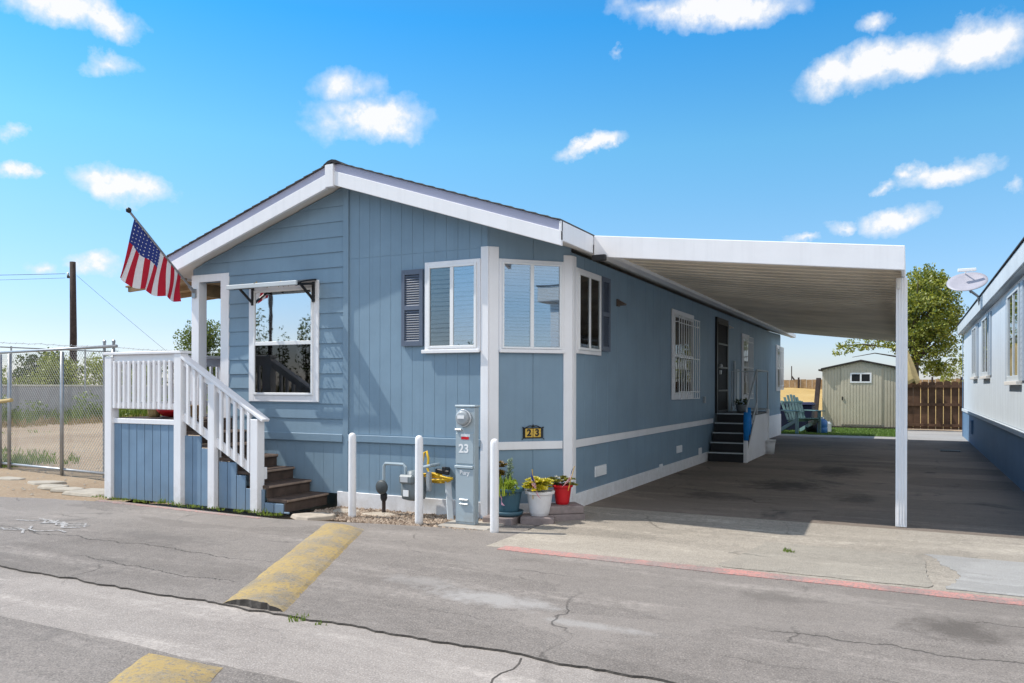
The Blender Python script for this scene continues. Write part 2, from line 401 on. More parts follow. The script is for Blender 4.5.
# --- grooved panels on the right of the front
def strips(T, u0, u1, z0, z1, pitch, gap, th=.009, zc=None, name='grooved_siding', mat=None):
    b = MB(T); u = u0
    while u < u1 - .01:
        v = min(u + pitch - gap, u1)
        for za, zb in ([(z0, zc - .004), (zc + .004, z1)] if zc else [(z0, z1)]):
            p = [(u, za), (v, za), (v, zb), (u, zb)]
            if T is front: p = roofclip(p)
            if len(p) > 2: prism_un(b, p, .0004, th)
        u += pitch
    return b.build(name, mat or M['blue'], home, bevel=.003)
strips(front, -6.12, -4.2, .835, 4.2, .154, .003, .0035, zc=2.97)
strips(front, -8.05, -6.2, .10, .735, .154, .003, .0035)
strips(front, -6.12, -4.2, .13, .735, .154, .003, .0035)
strips(side, 8.47, YB, .81, 2.97, .406, .007, .006)
strips(side, 8.47, YB, .15, .71, .406, .007, .006)
strips(diag, .02, DL - .02, .1, .71, .52, .006, .006)
strips(diag, .02, DL - .02, .80, 3.2, .52, .006, .006)
b = MB(front); b.box(-6.2, -6.12, .12, 0, .026, 0, 0); b.v = []; b.f = []; b.m = []
b.box(-6.2, -6.12, .001, .026, .12, ru(-6.2) - .01); b.build('trim_board', M['blue'], home, bevel=.003)
b = MB(front); b.box(-8.11, -6.2, .001, .036, .735, .83); b.box(-6.12, -4.272, .001, .036, .745, .83); b.build('belt_board', M['blue'], home, bevel=.004)
b = MB(diag); b.box(.11, DL - .11, .001, .024, .71, .80); b.build('belt_trim', M['white'], home, bevel=.003)
b = MB(side); b.box(8.56, 15.77, .001, .026, .71, .80); b.build('belt_trim', M['white'], home, bevel=.003)
b = MB(front); b.box(-6.28, -4.28, .001, .028, -.11, .13); b.build('skirt', M['white'], home, bevel=.003)
b = MB(diag); b.box(.11, DL - .1, .001, .02, -.05, .10); b.build('skirt', M['white'], home, bevel=.003)
b = MB(side)
for i, (a, c) in enumerate(((8.5, 9.9), (9.905, 11.6), (11.605, 13.2), (13.205, 15.18), (15.185, 16.2), (17.5, YB))):
    b.box(a, c, .001, .028, -.02, .17 if i < 5 else .62)
b.build('skirt', M['white'], home, bevel=.003)
# --- white corner posts of the bay
b = MB(); b.box(-4.275, -4.178, YF - .026, YF + .01, -.1, 2.98); b.build('corner_post', M['white'], home, bevel=.004)
b = MB(diag); b.box(0.012, .125, .001, .026, -.06, 2.98); b.build('corner_post', M['white'], home, bevel=.004)
b = MB(diag); b.box(DL - .10, DL + .008, .001, .026, -.04, 2.93); b.build('corner_post', M['white'], home, bevel=.004)
b = MB(side); b.box(8.462, 8.56, .001, .027, -.02, 2.93); b.build('corner_post', M['white'], home, bevel=.004)

# --- windows
def window(T, u0, u1, z0, z1, kind, trim=.09, panes=('glass', 'glass'), blind='blind', slat=.038, blind_cells=(0, 1), tproud=.034, t=.03):
    f = MB(T)
    f.box(u0, u0 + trim, .011, tproud, z0, z1); f.box(u1 - trim, u1, .011, tproud, z0, z1)
    f.box(u0 + trim, u1 - trim, .011, tproud, z0, z0 + trim); f.box(u0 + trim, u1 - trim, .011, tproud, z1 - trim, z1)
    w = f.build('window', M['white'], home, bevel=.004)
    a, c, d, e = u0 + trim, u1 - trim, z0 + trim, z1 - trim
    s = MB(T); p = tproud + .014
    s.box(a, a + t, .012, p, d, e); s.box(c - t, c, .012, p, d, e); s.box(a + t, c - t, .012, p, d, d + t); s.box(a + t, c - t, .012, p, e - t, e)
    if kind == 'slider':
        m_ = (a + c) / 2; s.box(m_ - .022, m_ + .022, .012, p - .004, d + t, e - t)
        cells = [(a + t, m_ - .022, d + t, e - t), (m_ + .022, c - t, d + t, e - t)]
    else:
        m_ = d + (e - d) * .49; s.box(a + t, c - t, .012, p - .004, m_ - .024, m_ + .024)
        cells = [(a + t, c - t, m_ + .024, e - t), (a + t, c - t, d + t, m_ - .024)]
    s.build('sash', M['vinyl'], w, bevel=.003)
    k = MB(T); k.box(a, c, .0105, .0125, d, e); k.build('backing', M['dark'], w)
    for i, (ca, cc, cd, ce) in enumerate(cells):
        g = MB(T); g.box(ca, cc, .030, .034, cd, ce); g.build('pane', M[panes[i]], w)
        if blind and i in blind_cells:
            bl = MB(T); zz = cd + .01
            while zz < ce - .01:
                k1, k2, tl = U(-.004, .004), U(-.004, .004), U(.70, .93)
                bl.add([(ca + .006, .0235, zz + k1), (cc - .006, .0235, zz + k2), (cc - .006, .0145, zz + k2 + slat * tl), (ca + .006, .0145, zz + k1 + slat * tl)], [(0, 1, 2, 3)])
                zz += slat
            bl.build('blind', M[blind if isinstance(blind, str) else blind[i]], w)
    return w
window(front, -7.74, -6.575, 1.22, 2.745, 'hung', .085, ('glass_sky', 'glass_screen'), None)
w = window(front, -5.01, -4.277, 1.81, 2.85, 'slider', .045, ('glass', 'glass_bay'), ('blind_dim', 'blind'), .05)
sl = MB(front); sl.box(-5.04, -4.28, .036, .06, 1.80, 1.84); sl.build('sill', M['white'], w, bevel=.004)
w = window(diag, .126, DL - .101, 1.81, 2.85, 'slider', .035, ('glass_bay', 'glass_bay'), 'blind', .036, t=.022)
sl = MB(diag); sl.box(.127, DL - .102, .036, .055, 1.80, 1.84); sl.build('sill', M['white'], w, bevel=.004)
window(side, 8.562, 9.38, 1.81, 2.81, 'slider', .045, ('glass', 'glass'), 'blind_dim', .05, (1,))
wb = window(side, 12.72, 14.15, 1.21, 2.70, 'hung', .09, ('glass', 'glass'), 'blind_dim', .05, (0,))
w3 = window(side, 18.76, 19.65, 1.12, 2.67, 'hung', .09, ('glass_sky', 'glass_screen'), None)
w4 = window(side, 24.05, 24.85, 1.31, 2.66, 'hung', .08, ('glass', 'glass_screen'), 'blind', .05, (0,))
def grille(w, u0, u1, z0, z1, n):
    g = MB(side); N = .11
    for i in range(n + 1):
        u = u0 + (u1 - u0) * i / n; g.tube([(u, N, z0), (u, N, z1)], .008, 6)
    for z in (z0, z0 + .12, (z0 + z1) / 2, z1 - .12, z1): g.box(u0, u1, N - .012, N + .012, z - .006, z + .006)
    for u in (u0, u1):
        for z in (z0 + .1, z1 - .1): g.tube([(u, .03, z), (u, N, z)], .009, 6)
    g.build('grille', M['vinyl'], w)
grille(wb, 12.85, 14.25, 1.22, 2.6, 9)
grille(w3, 18.9, 19.72, 1.15, 2.6, 6)
grille(w4, 24.1, 24.9, 1.35, 2.6, 6)
# --- shutters
def shutter(T, u0, u1, z0, z1):
    s = MB(T); t = .045
    s.box(u0, u0 + t, .011, .042, z0, z1); s.box(u1 - t, u1, .011, .042, z0, z1)
    zm = (z0 + z1) / 2
    for a, c in ((z0, z0 + t * 1.3), (zm - t * .6, zm + t * .6), (z1 - t * 1.3, z1)): s.box(u0 + t, u1 - t, .011, .042, a, c)
    for a, c in ((z0 + t * 1.3, zm - t * .6), (zm + t * .6, z1 - t * 1.3)):
        n = 13
        for i in range(n):
            z = a + (c - a) * i / n; h = (c - a) / n
            s.add([(u0 + t, .036, z), (u1 - t, .036, z), (u1 - t, .015, z + h * 1.1), (u0 + t, .015, z + h * 1.1)], [(0, 1, 2, 3)])
    s.box(u0 + t, u1 - t, .0105, .013, z0 + t, z1 - t)
    s.build('shutter', M['shutter'], home, bevel=.003)
shutter(front, -5.33, -5.035, 1.89, 2.78)
shutter(side, 9.385, 9.70, 1.87, 2.81)
# --- security door on the side
d = MB(side); d.box(16.0, 16.09, .007, .05, .9, 2.83); d.box(17.02, 17.11, .007, .05, .9, 2.83); d.box(16.09, 17.02, .007, .05, 2.75, 2.83)
d.box(16.09, 17.02, .007, .02, .9, 2.75)
for i in range(9): d.tube([(16.14 + i * .105, .05, .95), (16.14 + i * .105, .05, 2.72)], .009, 6)
for z in (.93, 1.35, 1.82, 2.3, 2.72): d.box(16.09, 17.02, .042, .058, z - .02, z + .02)
door = d.build('door', M['black'], home, bevel=.003)
h = MB(side); h.lathe((16.2, .08, 1.86), [(.03, -.03), (.035, 0), (.02, .03)], 10); h.build('lock', M['chrome'], door); h = MB(side); h.box(16.17, 16.23, .058, .09, 1.68, 1.76); h.build('handle', M['chrome'], door)
# --- roof
b = MB()
for s_ in (1, -1):
    xe = -6.16 + s_ * 2.94
    A = [(-6.16, rz(-6.16)), (xe, rz(xe)), (xe, rz(xe) - .205), (-6.16, rz(-6.16) - .205)]
    b.prism([(x, 7.52, z) for x, z in A], [(x, 25.3, z) for x, z in A], [1, 1, 0, 1, 1, 1])
roof = b.build('roof', [M['shingle'], M['white_warm']], home)
b = MB()                                                       # shingle courses, each a thin step
for s_ in (1, -1):
    for i in range(21):
        xa, xb = -6.16 + s_ * .14 * i, -6.16 + s_ * min(.14 * (i + 1) + .02, 2.97)
        A = [(xa, rz(xa) + .003), (xb, rz(xb) + .014), (xb, rz(xb) + .002), (xa, rz(xa) - .004 + .004)]
        b.prism([(x, 7.465, z) for x, z in A], [(x, 25.32, z) for x, z in A])
b.build('shingles', M['shingle'], roof)
b = MB(); A = [(-6.29, rz(-6.29) + .012), (-6.22, 4.112), (-6.16, 4.124), (-6.10, 4.112), (-6.03, rz(-6.03) + .012)]
b.prism([(x, 7.455, z) for x, z in A], [(x, 25.33, z) for x, z in A]); b.build('ridge_cap', M['ridge'], roof)
def rake(s_):
    x0, x1 = -6.16 + s_ * (.10 if s_ < 0 else .02), -6.16 + s_ * 2.965
    b = MB()
    P = [(x0, rz(x0) - .275), (x1, rz(x1) - .26), (x1, rz(x1) - .105), (x0, rz(x0) - .105)]
    b.prism([(x, 7.475, z) for x, z in P], [(x, 7.517, z) for x, z in P])
    o = b.build('rake_fascia', M['white'], home, bevel=.004)
    b = MB(); P = [(x0, rz(x0) - .104), (x1, rz(x1) - .104), (x1, rz(x1) - .004), (x0, rz(x0) - .004)]
    b.prism([(x, 7.495, z) for x, z in P], [(x, 7.517, z) for x, z in P]); b.build('drip_edge', M['grey_flash'], o)
rake(1); rake(-1)
b = MB(); A = [(-6.262, 3.80), (-6.138, 3.80), (-6.138, 4.088), (-6.16, 4.094), (-6.262, 4.062)]
b.prism([(x, 7.455, z) for x, z in A], [(x, 7.515, z) for x, z in A]); b.build('gable_block', M['white'], home, bevel=.004)
b = MB(); b.box(-3.22, -3.195, 7.475, 8.39, 2.925, 3.125); b.box(-3.22, -3.08, 8.47, 25.3, 2.92, 3.02); b.box(-3.22, -3.195, 8.39, 25.3, 3.021, 3.10); b.build('eave_gutter', M['white'], home, bevel=.004)
b = MB(); b.box(-9.125, -9.10, 7.57, 25.3, 2.90, 3.115); b.build('eave_gutter', M['white'], home, bevel=.004)
b = MB(); b.box(-3.19, -3.03, 8.33, 8.392, 2.83, 2.90); b.build('gutter_end', M['black'], home, bevel=.01)
# --- porch notch at the left front corner
b = MB(); b.box(XL, XL + .14, YF - .03, YF + .11, .98, 2.93); b.build('porch_post', M['white'], home, bevel=.004)
b = MB(); b.box(XL + .14, -8.26, YF - .025, YF + .02, 2.83, 2.93); b.box(-8.26, -8.11, YF - .025, YF + .02, .83, 2.93); b.build('porch_trim', M['white'], home, bevel=.004)
b = MB(); b.box(XL + .02, XL + .1, YF + .11, 9.75, 2.66, 2.82); b.box(XL + .1, -8.11, YF + .1, 9.75, 2.82, 2.84); b.build('porch_beam', M['tan_wood'], home)
b = MB()
b.hexa([(-10.15, 7.72, 2.84), (-9.13, 7.72, 2.90), (-9.13, 9.1, 2.90), (-10.15, 9.1, 2.84), (-10.15, 7.72, 2.865), (-9.13, 7.72, 2.925), (-9.13, 9.1, 2.925), (-10.15, 9.1, 2.865)])
for y in (7.76, 8.2, 8.65, 9.06): b.beam((-10.12, y, 2.81), (-8.95, y, 2.875), .04, .07)
b.build('porch_cover', M['tan_wood'], home, bevel=.004)
# --- vents and lamps
for u0, u1, z0, z1 in ((9.22, 9.61, .30, .43), (13.07, 13.39, .31, .43), (14.62, 14.82, .17, .29), (12.05, 12.2, .14, .21)):
    v = MB(side); v.box(u0, u1, .006, .022, z0, z1)
    n = 5
    for i in range(n):
        z = z0 + .012 + (z1 - z0 - .024) * i / n
        v.add([(u0 + .012, .03, z), (u1 - .012, .03, z), (u1 - .012, .022, z + .016), (u0 + .012, .022, z + .016)], [(0, 1, 2, 3)])
    v.build('vent', M['vinyl'], home, bevel=.002)
def lamp(u, z, nm, mt, s_=.6):
    l = MB(lambda x, n, zz: side(u + (x - u) * s_, n * s_ + .003, z + (zz - z) * s_)); l.box(u - .06, u + .06, .006, .03, z - .06, z + .06)
    l.add([(u - .055, .03, z + .05), (u + .055, .03, z + .05), (u + .055, .15, z - .02), (u - .055, .15, z - .02), (u - .055, .03, z - .045), (u + .055, .03, z - .045), (u + .055, .14, z - .045), (u - .055, .14, z - .045)], [(0, 1, 2, 3), (0, 3, 7, 4), (1, 5, 6, 2), (2, 6, 7, 3), (4, 7, 6, 5)])
    l.build(nm, M[mt], home, bevel=.003)
lamp(10.06, 2.54, 'wall_lamp', 'lampbrown', .8); lamp(17.42, 2.72, 'wall_lamp', 'white_warm')
v = MB(side); v.box(14.95, 15.03, .006, .05, 1.12, 1.24); v.build('outlet_box', M['meter_grey'], home, bevel=.004)
v = MB(side); v.box(17.95, 18.2, .006, .07, 1.0, 1.82); v.tube([(17.75, .05, 1.0), (17.75, .05, 2.0)], .03, 8); v.build('meter_cabinet', M['nb_trim'], home, bevel=.006)

# ------------------------------------------------------------------ WINDOW CANOPY
cano = thing('window_canopy', 'dusty clear window canopy on black brackets above the big front window', 'window canopy', (-7.15, YF - .02, 2.5))
for u, nm in ((-7.66, 0), (-6.645, 1)):
    k = MB(front); k.box(u - .018, u + .018, .035, .06, 2.47, 2.72); k.beam((u, .05, 2.70), (u, .36, 2.655), .035, .03); k.beam((u, .05, 2.5), (u, .27, 2.66), .03, .025)
    k.build('bracket', M['black'], cano, bevel=.003)
k = MB(front)
def sheet(mb, u0, u1, n0, n1, zo=0, nseg=12, th=.005, mi=0):
    for i in range(nseg):
        n_a = n0 + (n1 - n0) * i / nseg; n_b = n0 + (n1 - n0) * (i + 1) / nseg
        za = 2.745 - .05 * (n_a / .36) - .03 * (n_a / .36) ** 2 + zo; zb = 2.745 - .05 * (n_b / .36) - .03 * (n_b / .36) ** 2 + zo
        mb.hexa([(u0, n_a, za), (u1, n_a, za), (u1, n_b, zb), (u0, n_b, zb), (u0, n_a, za + th), (u1, n_a, za + th), (u1, n_b, zb + th), (u0, n_b, zb + th)], mi)
sheet(k, -7.74, -6.855, .04, .36); k.build('clear_sheet', M['clear'], cano)
k = MB(front); sheet(k, -6.85, -6.60, .04, .36, th=.02); k.build('end_panel', M['black'], cano)
k = MB(front); k.box(-7.78, -6.62, .355, .385, 2.645, 2.70); k.build('front_bar', M['nb_trim'], cano, bevel=.006)
for u in (-7.45, -7.0):
    k = MB(front); k.tube([(u, .05, 2.735), (u, .36, 2.665)], .012, 6); k.build('rib', M['black'], cano)
k = MB(front)
random.seed(3)
for i in range(60):
    u = -7.7 + .95 * (i / 60) ** .7; clump(k, (u, U(.1, .36), 2.745 - .01 + .02 * rnd() - .05), (.03, .03, .012), 4, .03)
k.build('leaf_litter', M['leaf_dry'], cano)['kind'] = 'stuff'

# ------------------------------------------------------------------ HOUSE NUMBER
num = thing('house_number', 'small wrought iron house number 23 on gold tiles above the white belt trim', 'number sign', diag(.535, .01, .83))
k = MB(diag); k.box(.425, .645, .01, .02, .835, .955); k.build('backplate', M['black'], num, bevel=.004)
for a in (.44, .537): 
    k = MB(diag); k.box(a, a + .09, .020, .026, .847, .945); k.build('tile', M['gold'], num, bevel=.003)
for ch, u in (('2', .485), ('3', .582)):
    text_mesh(ch, .105, lambda x, y, zz, u=u: diag(u + x, .0265 + zz, .896 + y), M['black'], 'digit', num, .002, .004)
k = MB(diag)
for s_ in (-1, 1):
    pts = [(.535 + s_ * .13 * t, .02, .965 + .012 * math.sin(t * 6)) for t in [i / 8 for i in range(9)]]; k.tube(pts, .006, 6)
    k.tube([(.535 + s_ * .118, .02, .965), (.535 + s_ * .118, .02, .835), (.535 + s_ * .135, .02, .822)], .005, 6)
k.lathe((.535, .02, .965), [(.004, 0), (.012, .012), (.003, .03)], 8); k.build('scrollwork', M['black'], num)

# ------------------------------------------------------------------ CARPORT
cz = lambda x: 3.125 - .1135 * (x + 3.15)
cp = thing('carport', 'white flat carport with deep fascia and slim front post beside the home', 'carport', (-.07, 9.0, 0))
b = MB(); P = [(-3.19, cz(-3.19) - .24), (-.04, cz(-.04) - .235), (-.04, cz(-.04)), (-3.19, cz(-3.19))]
b.prism([(x, 8.40, z) for x, z in P], [(x, 8.44, z) for x, z in P]); b.build('fascia', M['white'], cp, bevel=.006)
b = MB(); b.hexa([(-.075, 8.442, cz(0) - .22), (-.04, 8.442, cz(0) - .22), (-.04, 23.5, cz(0) - .22), (-.075, 23.5, cz(0) - .22), (-.075, 8.442, cz(0)), (-.04, 8.442, cz(0)), (-.04, 23.5, cz(0)), (-.075, 23.5, cz(0))]); b.build('fascia', M['white'], cp, bevel=.006)
b = MB(); y = 8.445; prof = []
while y < 23.4:
    prof += [(y, 0), (y + .19, 0), (y + .205, .035), (y + .27, .035), (y + .285, 0)]; y += .30
vs = []; fs = []
xs = [-3.14, -2.4, -1.6, -.8, -.08]
for (yy, dz) in prof:
    for x in xs: vs.append((x, yy, cz(x) - .155 + dz - .012 * math.sin((x + 3.14) / 3.06 * PI)))
nx = len(xs)
for i in range(len(prof) - 1):
    for j in range(nx - 1): fs.append((i * nx + j, i * nx + j + 1, (i + 1) * nx + j + 1, (i + 1) * nx + j))
b.add(vs, fs); b.build('roof_pan', M['carp_under'], cp)
b = MB(); P = [(-3.14, cz(-3.14) - .03), (-.08, cz(-.08) - .03), (-.08, cz(-.08) - .015), (-3.14, cz(-3.14) - .015)]
b.prism([(x, 8.445, z) for x, z in P], [(x, 23.5, z) for x, z in P]); b.build('roof_deck', M['white'], cp)
b = MB(); b.box(-.115, -.08, 8.9, 23.45, 2.42, 2.53); b.build('beam', M['white_warm'], cp, bevel=.004)
for y in (9.0, 16.2, 23.2):
    b = MB(); b.box(-.115 if y > 10 else -.125, -.02 if y < 10 else -.045, y - .05, y + .05, 0.004, 2.535)
    if y < 10:
        for x in (-.098, -.072, -.046): b.box(x - .004, x + .004, y - .056, y - .0503, .03, 2.53)
    b.build('post', M['white'], cp, bevel=.012)
# ------------------------------------------------------------------ DECK WITH STAIRS
YD = 6.95; ZD = 1.0
deck = thing('deck', 'blue skirted front deck with white railing and brown stairs', 'deck', (-8.2, 7.3, -.04))
def dbox(nm, mat, *a, bev=.005, mi=0):
    b = MB(); b.box(*a); return b.build(nm, M[mat], deck, bevel=bev)
for x0, x1, zt in ((-9.46, -9.33, 1.80), (-8.165, -8.04, 1.82), (-7.58, -7.47, 1.45), (-6.89, -6.775, 1.03)):
    dbox('post', 'white', x0, x1, YD - .058, YD + .06, -.06, zt)
dbox('post', 'white', -9.51, -9.37, 8.8, 8.94, -.06, 1.80); dbox('post', 'white', -9.51, -9.37, 10.4, 10.54, -.06, 1.80)
dbox('cap_rail', 'white', -9.48, -8.02, YD - .07, YD + .09, 1.821, 1.855)
dbox('top_rail', 'white', -9.33, -8.165, YD - .02, YD + .02, 1.71, 1.82)
dbox('bottom_rail', 'white', -9.33, -8.165, YD - .02, YD + .02, 1.12, 1.20)
for i in range(12): dbox('baluster', 'white', -9.305 + i * .094, -9.265 + i * .094, YD - .055, YD - .0205, 1.125, 1.735, bev=.004)
dbox('cap_rail', 'white', -9.48, -9.30, YD + .09, 10.6, 1.821, 1.855); dbox('top_rail', 'white', -9.46, -9.42, YD + .07, 10.4, 1.71, 1.82); dbox('bottom_rail', 'white', -9.46, -9.42, YD + .07, 10.4, 1.12, 1.20)
for i in range(28): dbox('baluster', 'white', -9.50, -9.461, YD + .16 + i * .12, YD + .20 + i * .12, 1.125, 1.735, bev=.004)
dbox('top_rail', 'white', -9.37, -8.8, 10.44, 10.48, 1.71, 1.855)
dbox('rim_board', 'white', -9.33, -8.165, YD - .03, YD + .02, .93, .995)
b = MB()
for i in range(24): b.box(-9.46, -8.05, YD + .03 + i * .147, YD + .17 + i * .147, .965, .995)
b.box(-8.049, -8.02, YF + .03, YF + .1, .9, .995)
b.build('deck_boards', M['tread'], deck, bevel=.004)
b = MB(lambda u, n, z: (u, YD - n, z))
u = -9.33
while u < -8.19: b.box(u, min(u + .139, -8.166), -.01, .012, -.05, .928); u += .147
b.build('skirt_panel', M['blue_deck'], deck, bevel=.003)
# stairs falling to the right, seven risers
n_r = 7; rise = (ZD + .04) / n_r; run = .272
for i in range(1, n_r):
    zt = ZD - rise * i; xa = -8.05 + run * (i - 1)
    b = MB(); b.box(xa - .02, xa + run + .012, YD + .03, YF - .04, zt - .04, zt - .003, 0); b.box(xa + run + .0125, xa + run + .02, YD + .03, YF - .04, zt - .03, zt - .004, 1)
    b.build('tread', [M['tread'], M['tread_edge']], deck, bevel=.006)
    b = MB(); b.box(xa + run - .03, xa + run - .01, YD + .031, YF - .041, zt - rise + .0, zt - .041); b.build('riser', M['tread'], deck)
b = MB(); b.box(-8.05, -8.03, YD + .03, YF - .04, ZD - rise, .964); b.build('riser', M['tread'], deck)
# blue skirt under the stairs follows the steps
b = MB(lambda u, n, z: (u, YD - n, z)); u = -8.05
while u < -6.36:
    v = min(u + .139, -6.36); st = int((u + .07 + 8.05) / run) + 1
    b.box(u, v, -.03, -.008, -.05, max(ZD - rise * st - .05, -.03)); u += .147
b.build('skirt_panel', M['blue_deck'], deck, bevel=.003)
# sloping rails
sl = lambda x: 1.80 - .565 * (x + 8.05)
b = MB(); b.beam((-8.06, YD, sl(-8.06) - .02), (-6.70, YD, sl(-6.70) - .02), .12, .035); b.build('cap_rail', M['white'], deck, bevel=.005)
b = MB(); b.beam((-8.05, YD, sl(-8.05) - .08), (-6.91, YD, sl(-6.91) - .08), .036, .08); b.build('top_rail', M['white'], deck, bevel=.004)
sb = lambda x: 1.06 - .53 * (x + 8.05)
b = MB(); b.beam((-8.05, YD, sb(-8.05) - .02), (-6.91, YD, sb(-6.91) - .02), .036, .10); b.build('bottom_rail', M['white'], deck, bevel=.004)
for x in [-7.93 + .112 * i for i in range(10)]:
    if abs(x + 7.545) < .09: continue
    b = MB(); xa, xb = x - .02, x + .02; y0, y1 = YD - .056, YD - .021
    b.hexa([(xa, y0, sb(xa) - .05), (xb, y0, sb(xb) - .05), (xb, y1, sb(xb) - .05), (xa, y1, sb(xa) - .05), (xa, y0, sl(xa) - .055), (xb, y0, sl(xb) - .055), (xb, y1, sl(xb) - .055), (xa, y1, sl(xa) - .055)]); b.build('baluster', M['white'], deck, bevel=.003)
b = MB(); b.box(-6.83, -6.79, YD + .072, YD + .12, .32, .46); b.build('rail_bracket', M['white'], deck, bevel=.003)
# things standing on the deck
o = MB(); o.lathe((-8.95, 7.55, .997), [(.02, 0), (.13, .012), (.19, .06), (.215, .105), (.20, .105), (.17, .06), (.1, .03)], 24); tag(o.build('basin', M['red'], smooth=True), 'red plastic basin behind the lower railing on the deck', 'basin')
def deckpot(x, y, r, h, mat, name, label, cat):
    t = MB(); t.lathe((x, y, .997), [(r * .7, 0), (r * .8, h * .3), (r, h * .9), (r * 1.06, h * .92), (r * 1.06, h), (r * .9, h), (r * .85, h * .8)], 20); tag(t.build(name, M[mat], smooth=True), label, cat)
deckpot(-9.2, 7.45, .10, .18, 'tarp', 'flower_pot', 'tan flower pot at the left end of the deck', 'flower pot')
deckpot(-8.42, 7.4, .11, .17, 'tan_wood', 'basket', 'brown basket on the deck beside the tall white post', 'basket')
deckpot(-8.35, 8.4, .13, .44, 'fl_pink', 'pail', 'magenta toy pail standing in the porch', 'pail')
tb = thing('toy_box', 'blue and yellow toy box in the porch doorway', 'toy box', (-8.0 - .2, 8.2, .997))
b = MB(); b.box(-8.3, -8.13, 8.05, 8.32, .997, 1.15); b.build('base', M['hose'], tb, bevel=.02); b = MB(); b.box(-8.31, -8.12, 8.04, 8.33, 1.151, 1.42); b.build('lid', M['blue_jug'], tb, bevel=.03)

# ------------------------------------------------------------------ FLAG ON A POLE
fg = thing('house_flag', 'large American flag hanging from a slanted pole on the porch post', 'flag', (-8.72, 7.70, 2.70))
pb, pt = Vector((-8.73, 7.70, 2.70)), Vector((-8.29, 6.35, 3.50))
pd = (pt - pb).normalized()
b = MB(); b.tube([pb, pt], .014, 8); b.build('pole', M['steel'], fg)
b = MB(); b.lathe(tuple(pt), [(.004, -.03), (.03, -.015), (.034, .01), (.02, .03), (.004, .038)], 10); b.build('finial', M['black'], fg, smooth=True)
b = MB(); b.box(-8.76, -8.70, 7.69, 7.72, 2.62, 2.74); b.tube([pb - pd * .02, pb + pd * .12], .024, 8); b.build('bracket', M['steel'], fg)
hT, hB = pt - pd * .13, pb + pd * .36
NU, NV = 65, 60
b = MB(); vs = []
for j in range(NV + 1):
    v = j / NV
    for i in range(NU + 1):
        u = i / NU
        h = hT.lerp(hB, u)
        L = .70 - .36 * u ** 1.3
        drop = Vector((-.40 * (1 - u) ** .8 - .02, -.02, -1)) * (L * v)
        wob = .026 * v ** .8 * math.sin(u * 17 + v * 2.2) + .008 * v * math.sin(u * 37 + 1)
        p = h + drop + Vector((wob * .5, wob * 1.1, 0)) + Vector((0, 0, .02 * v * math.sin(u * 19)))
        vs.append(p)
fs = []; mi = []
for j in range(NV):
    for i in range(NU):
        fs.append((j * (NU + 1) + i, j * (NU + 1) + i + 1, (j + 1) * (NU + 1) + i + 1, (j + 1) * (NU + 1) + i))
        st = i * 13 // NU
        if st < 7 and j < 24:
            r_ = i % 4; c_ = j % 4
            star = (i % 8 in (2,) and j % 4 == 1) or (i % 8 == 6 and j % 4 == 3)
            mi.append(1 if star else 2)
        else: mi.append(0 if st % 2 == 0 else 1)
b.add(vs, fs, mi); o = b.build('cloth', [M['fl_red'], M['fl_white'], M['fl_blue']], fg, smooth=True)

# ------------------------------------------------------------------ BOLLARDS, GAS METER, PEDESTAL, HOSE
def bollard(x, y):
    b = MB(); b.lathe((x, y, -.07), [(.044, 0), (.044, .05), (.043, .87), (.043, .92), (.040, .94), (.031, .955), (.018, .964), (.003, .967)], 24, cap=True)
    return b.build('bollard', M['white'], smooth=True)
for (x, y), l in (((-5.6, 7.15), 'leftmost white bollard, beside the foot of the stairs'), ((-4.68, 7.11), 'white bollard between the gas meter and the yellow hose'), ((-3.72, 7.02), 'white bollard in front of the teal flower pot')):
    o = tag(bollard(x, y), l, 'bollard', 'white bollards along the front of the home')
    for p in o.data.polygons: pass
gm = thing('gas_meter', 'grey gas meter with piping beside the white bollard', 'gas meter', (-5.3, 7.5, -.08))
b = MB(); b.lathe((-5.02, 7.52, .13), [(.06, 0), (.13, .02), (.145, .08), (.145, .2), (.13, .255), (.08, .29), (.07, .33), (.03, .34)], 18); M['gas'] = paint('gas_meter_grey', (.17, .20, .215), .45, .12, 9, .05, 80); o = b.build('body', M['gas'], gm, smooth=True)
b = MB(); b.box(-5.12, -4.93, 7.352, 7.42, .33, .43); b.build('index_box', M['gas'], gm, bevel=.02)
b = MB(); b.box(-5.09, -4.99, 7.349, 7.3515, .35, .41); b.build('dial', M['chrome'], gm)
b = MB(); b.box(-5.06, -4.99, 7.362, 7.373, .19, .26); b.build('label', M['vinyl'], gm)
b = MB(); b.tube([(-5.42, 7.5, -.1), (-5.42, 7.5, .20)], .022, 8); b.build('riser_pipe', M['pole_wood'], gm)
M['reg'] = paint('dark_grey_iron', (.06, .07, .075), .5, .2, 12, .1, 80)
b = MB(); b.lathe((-5.42, 7.5, .10), [(.03, 0), (.04, .03), (.04, .07), (.03, .09)], 10); b.build('valve', M['black'], gm)
b = MB(); b.tube([(-5.42, 7.5, .2), (-5.42, 7.5, .50), (-5.40, 7.5, .53), (-5.15, 7.5, .53), (-5.12, 7.5, .50), (-5.12, 7.5, .42)], .018, 8); b.tube([(-4.93, 7.5, .42), (-4.93, 7.5, .5), (-4.80, 7.5, .53), (-4.80, 7.7, .53)], .018, 8); b.build('pipe', M['ped'], gm)
b = MB(lambda x, y, z: (-5.42 + x, 7.45 - z, .26 + y)); b.lathe((0, 0, -.03), [(.03, 0), (.080, .012), (.085, .024), (.06, .036), (.025, .05)], 16); b.build('regulator', M['reg'], gm, smooth=True)
b = MB(); b.box(-4.85, -4.80, 7.50, 7.56, .24, .46); b.build('service_valve', M['meter_grey'], gm, bevel=.01)

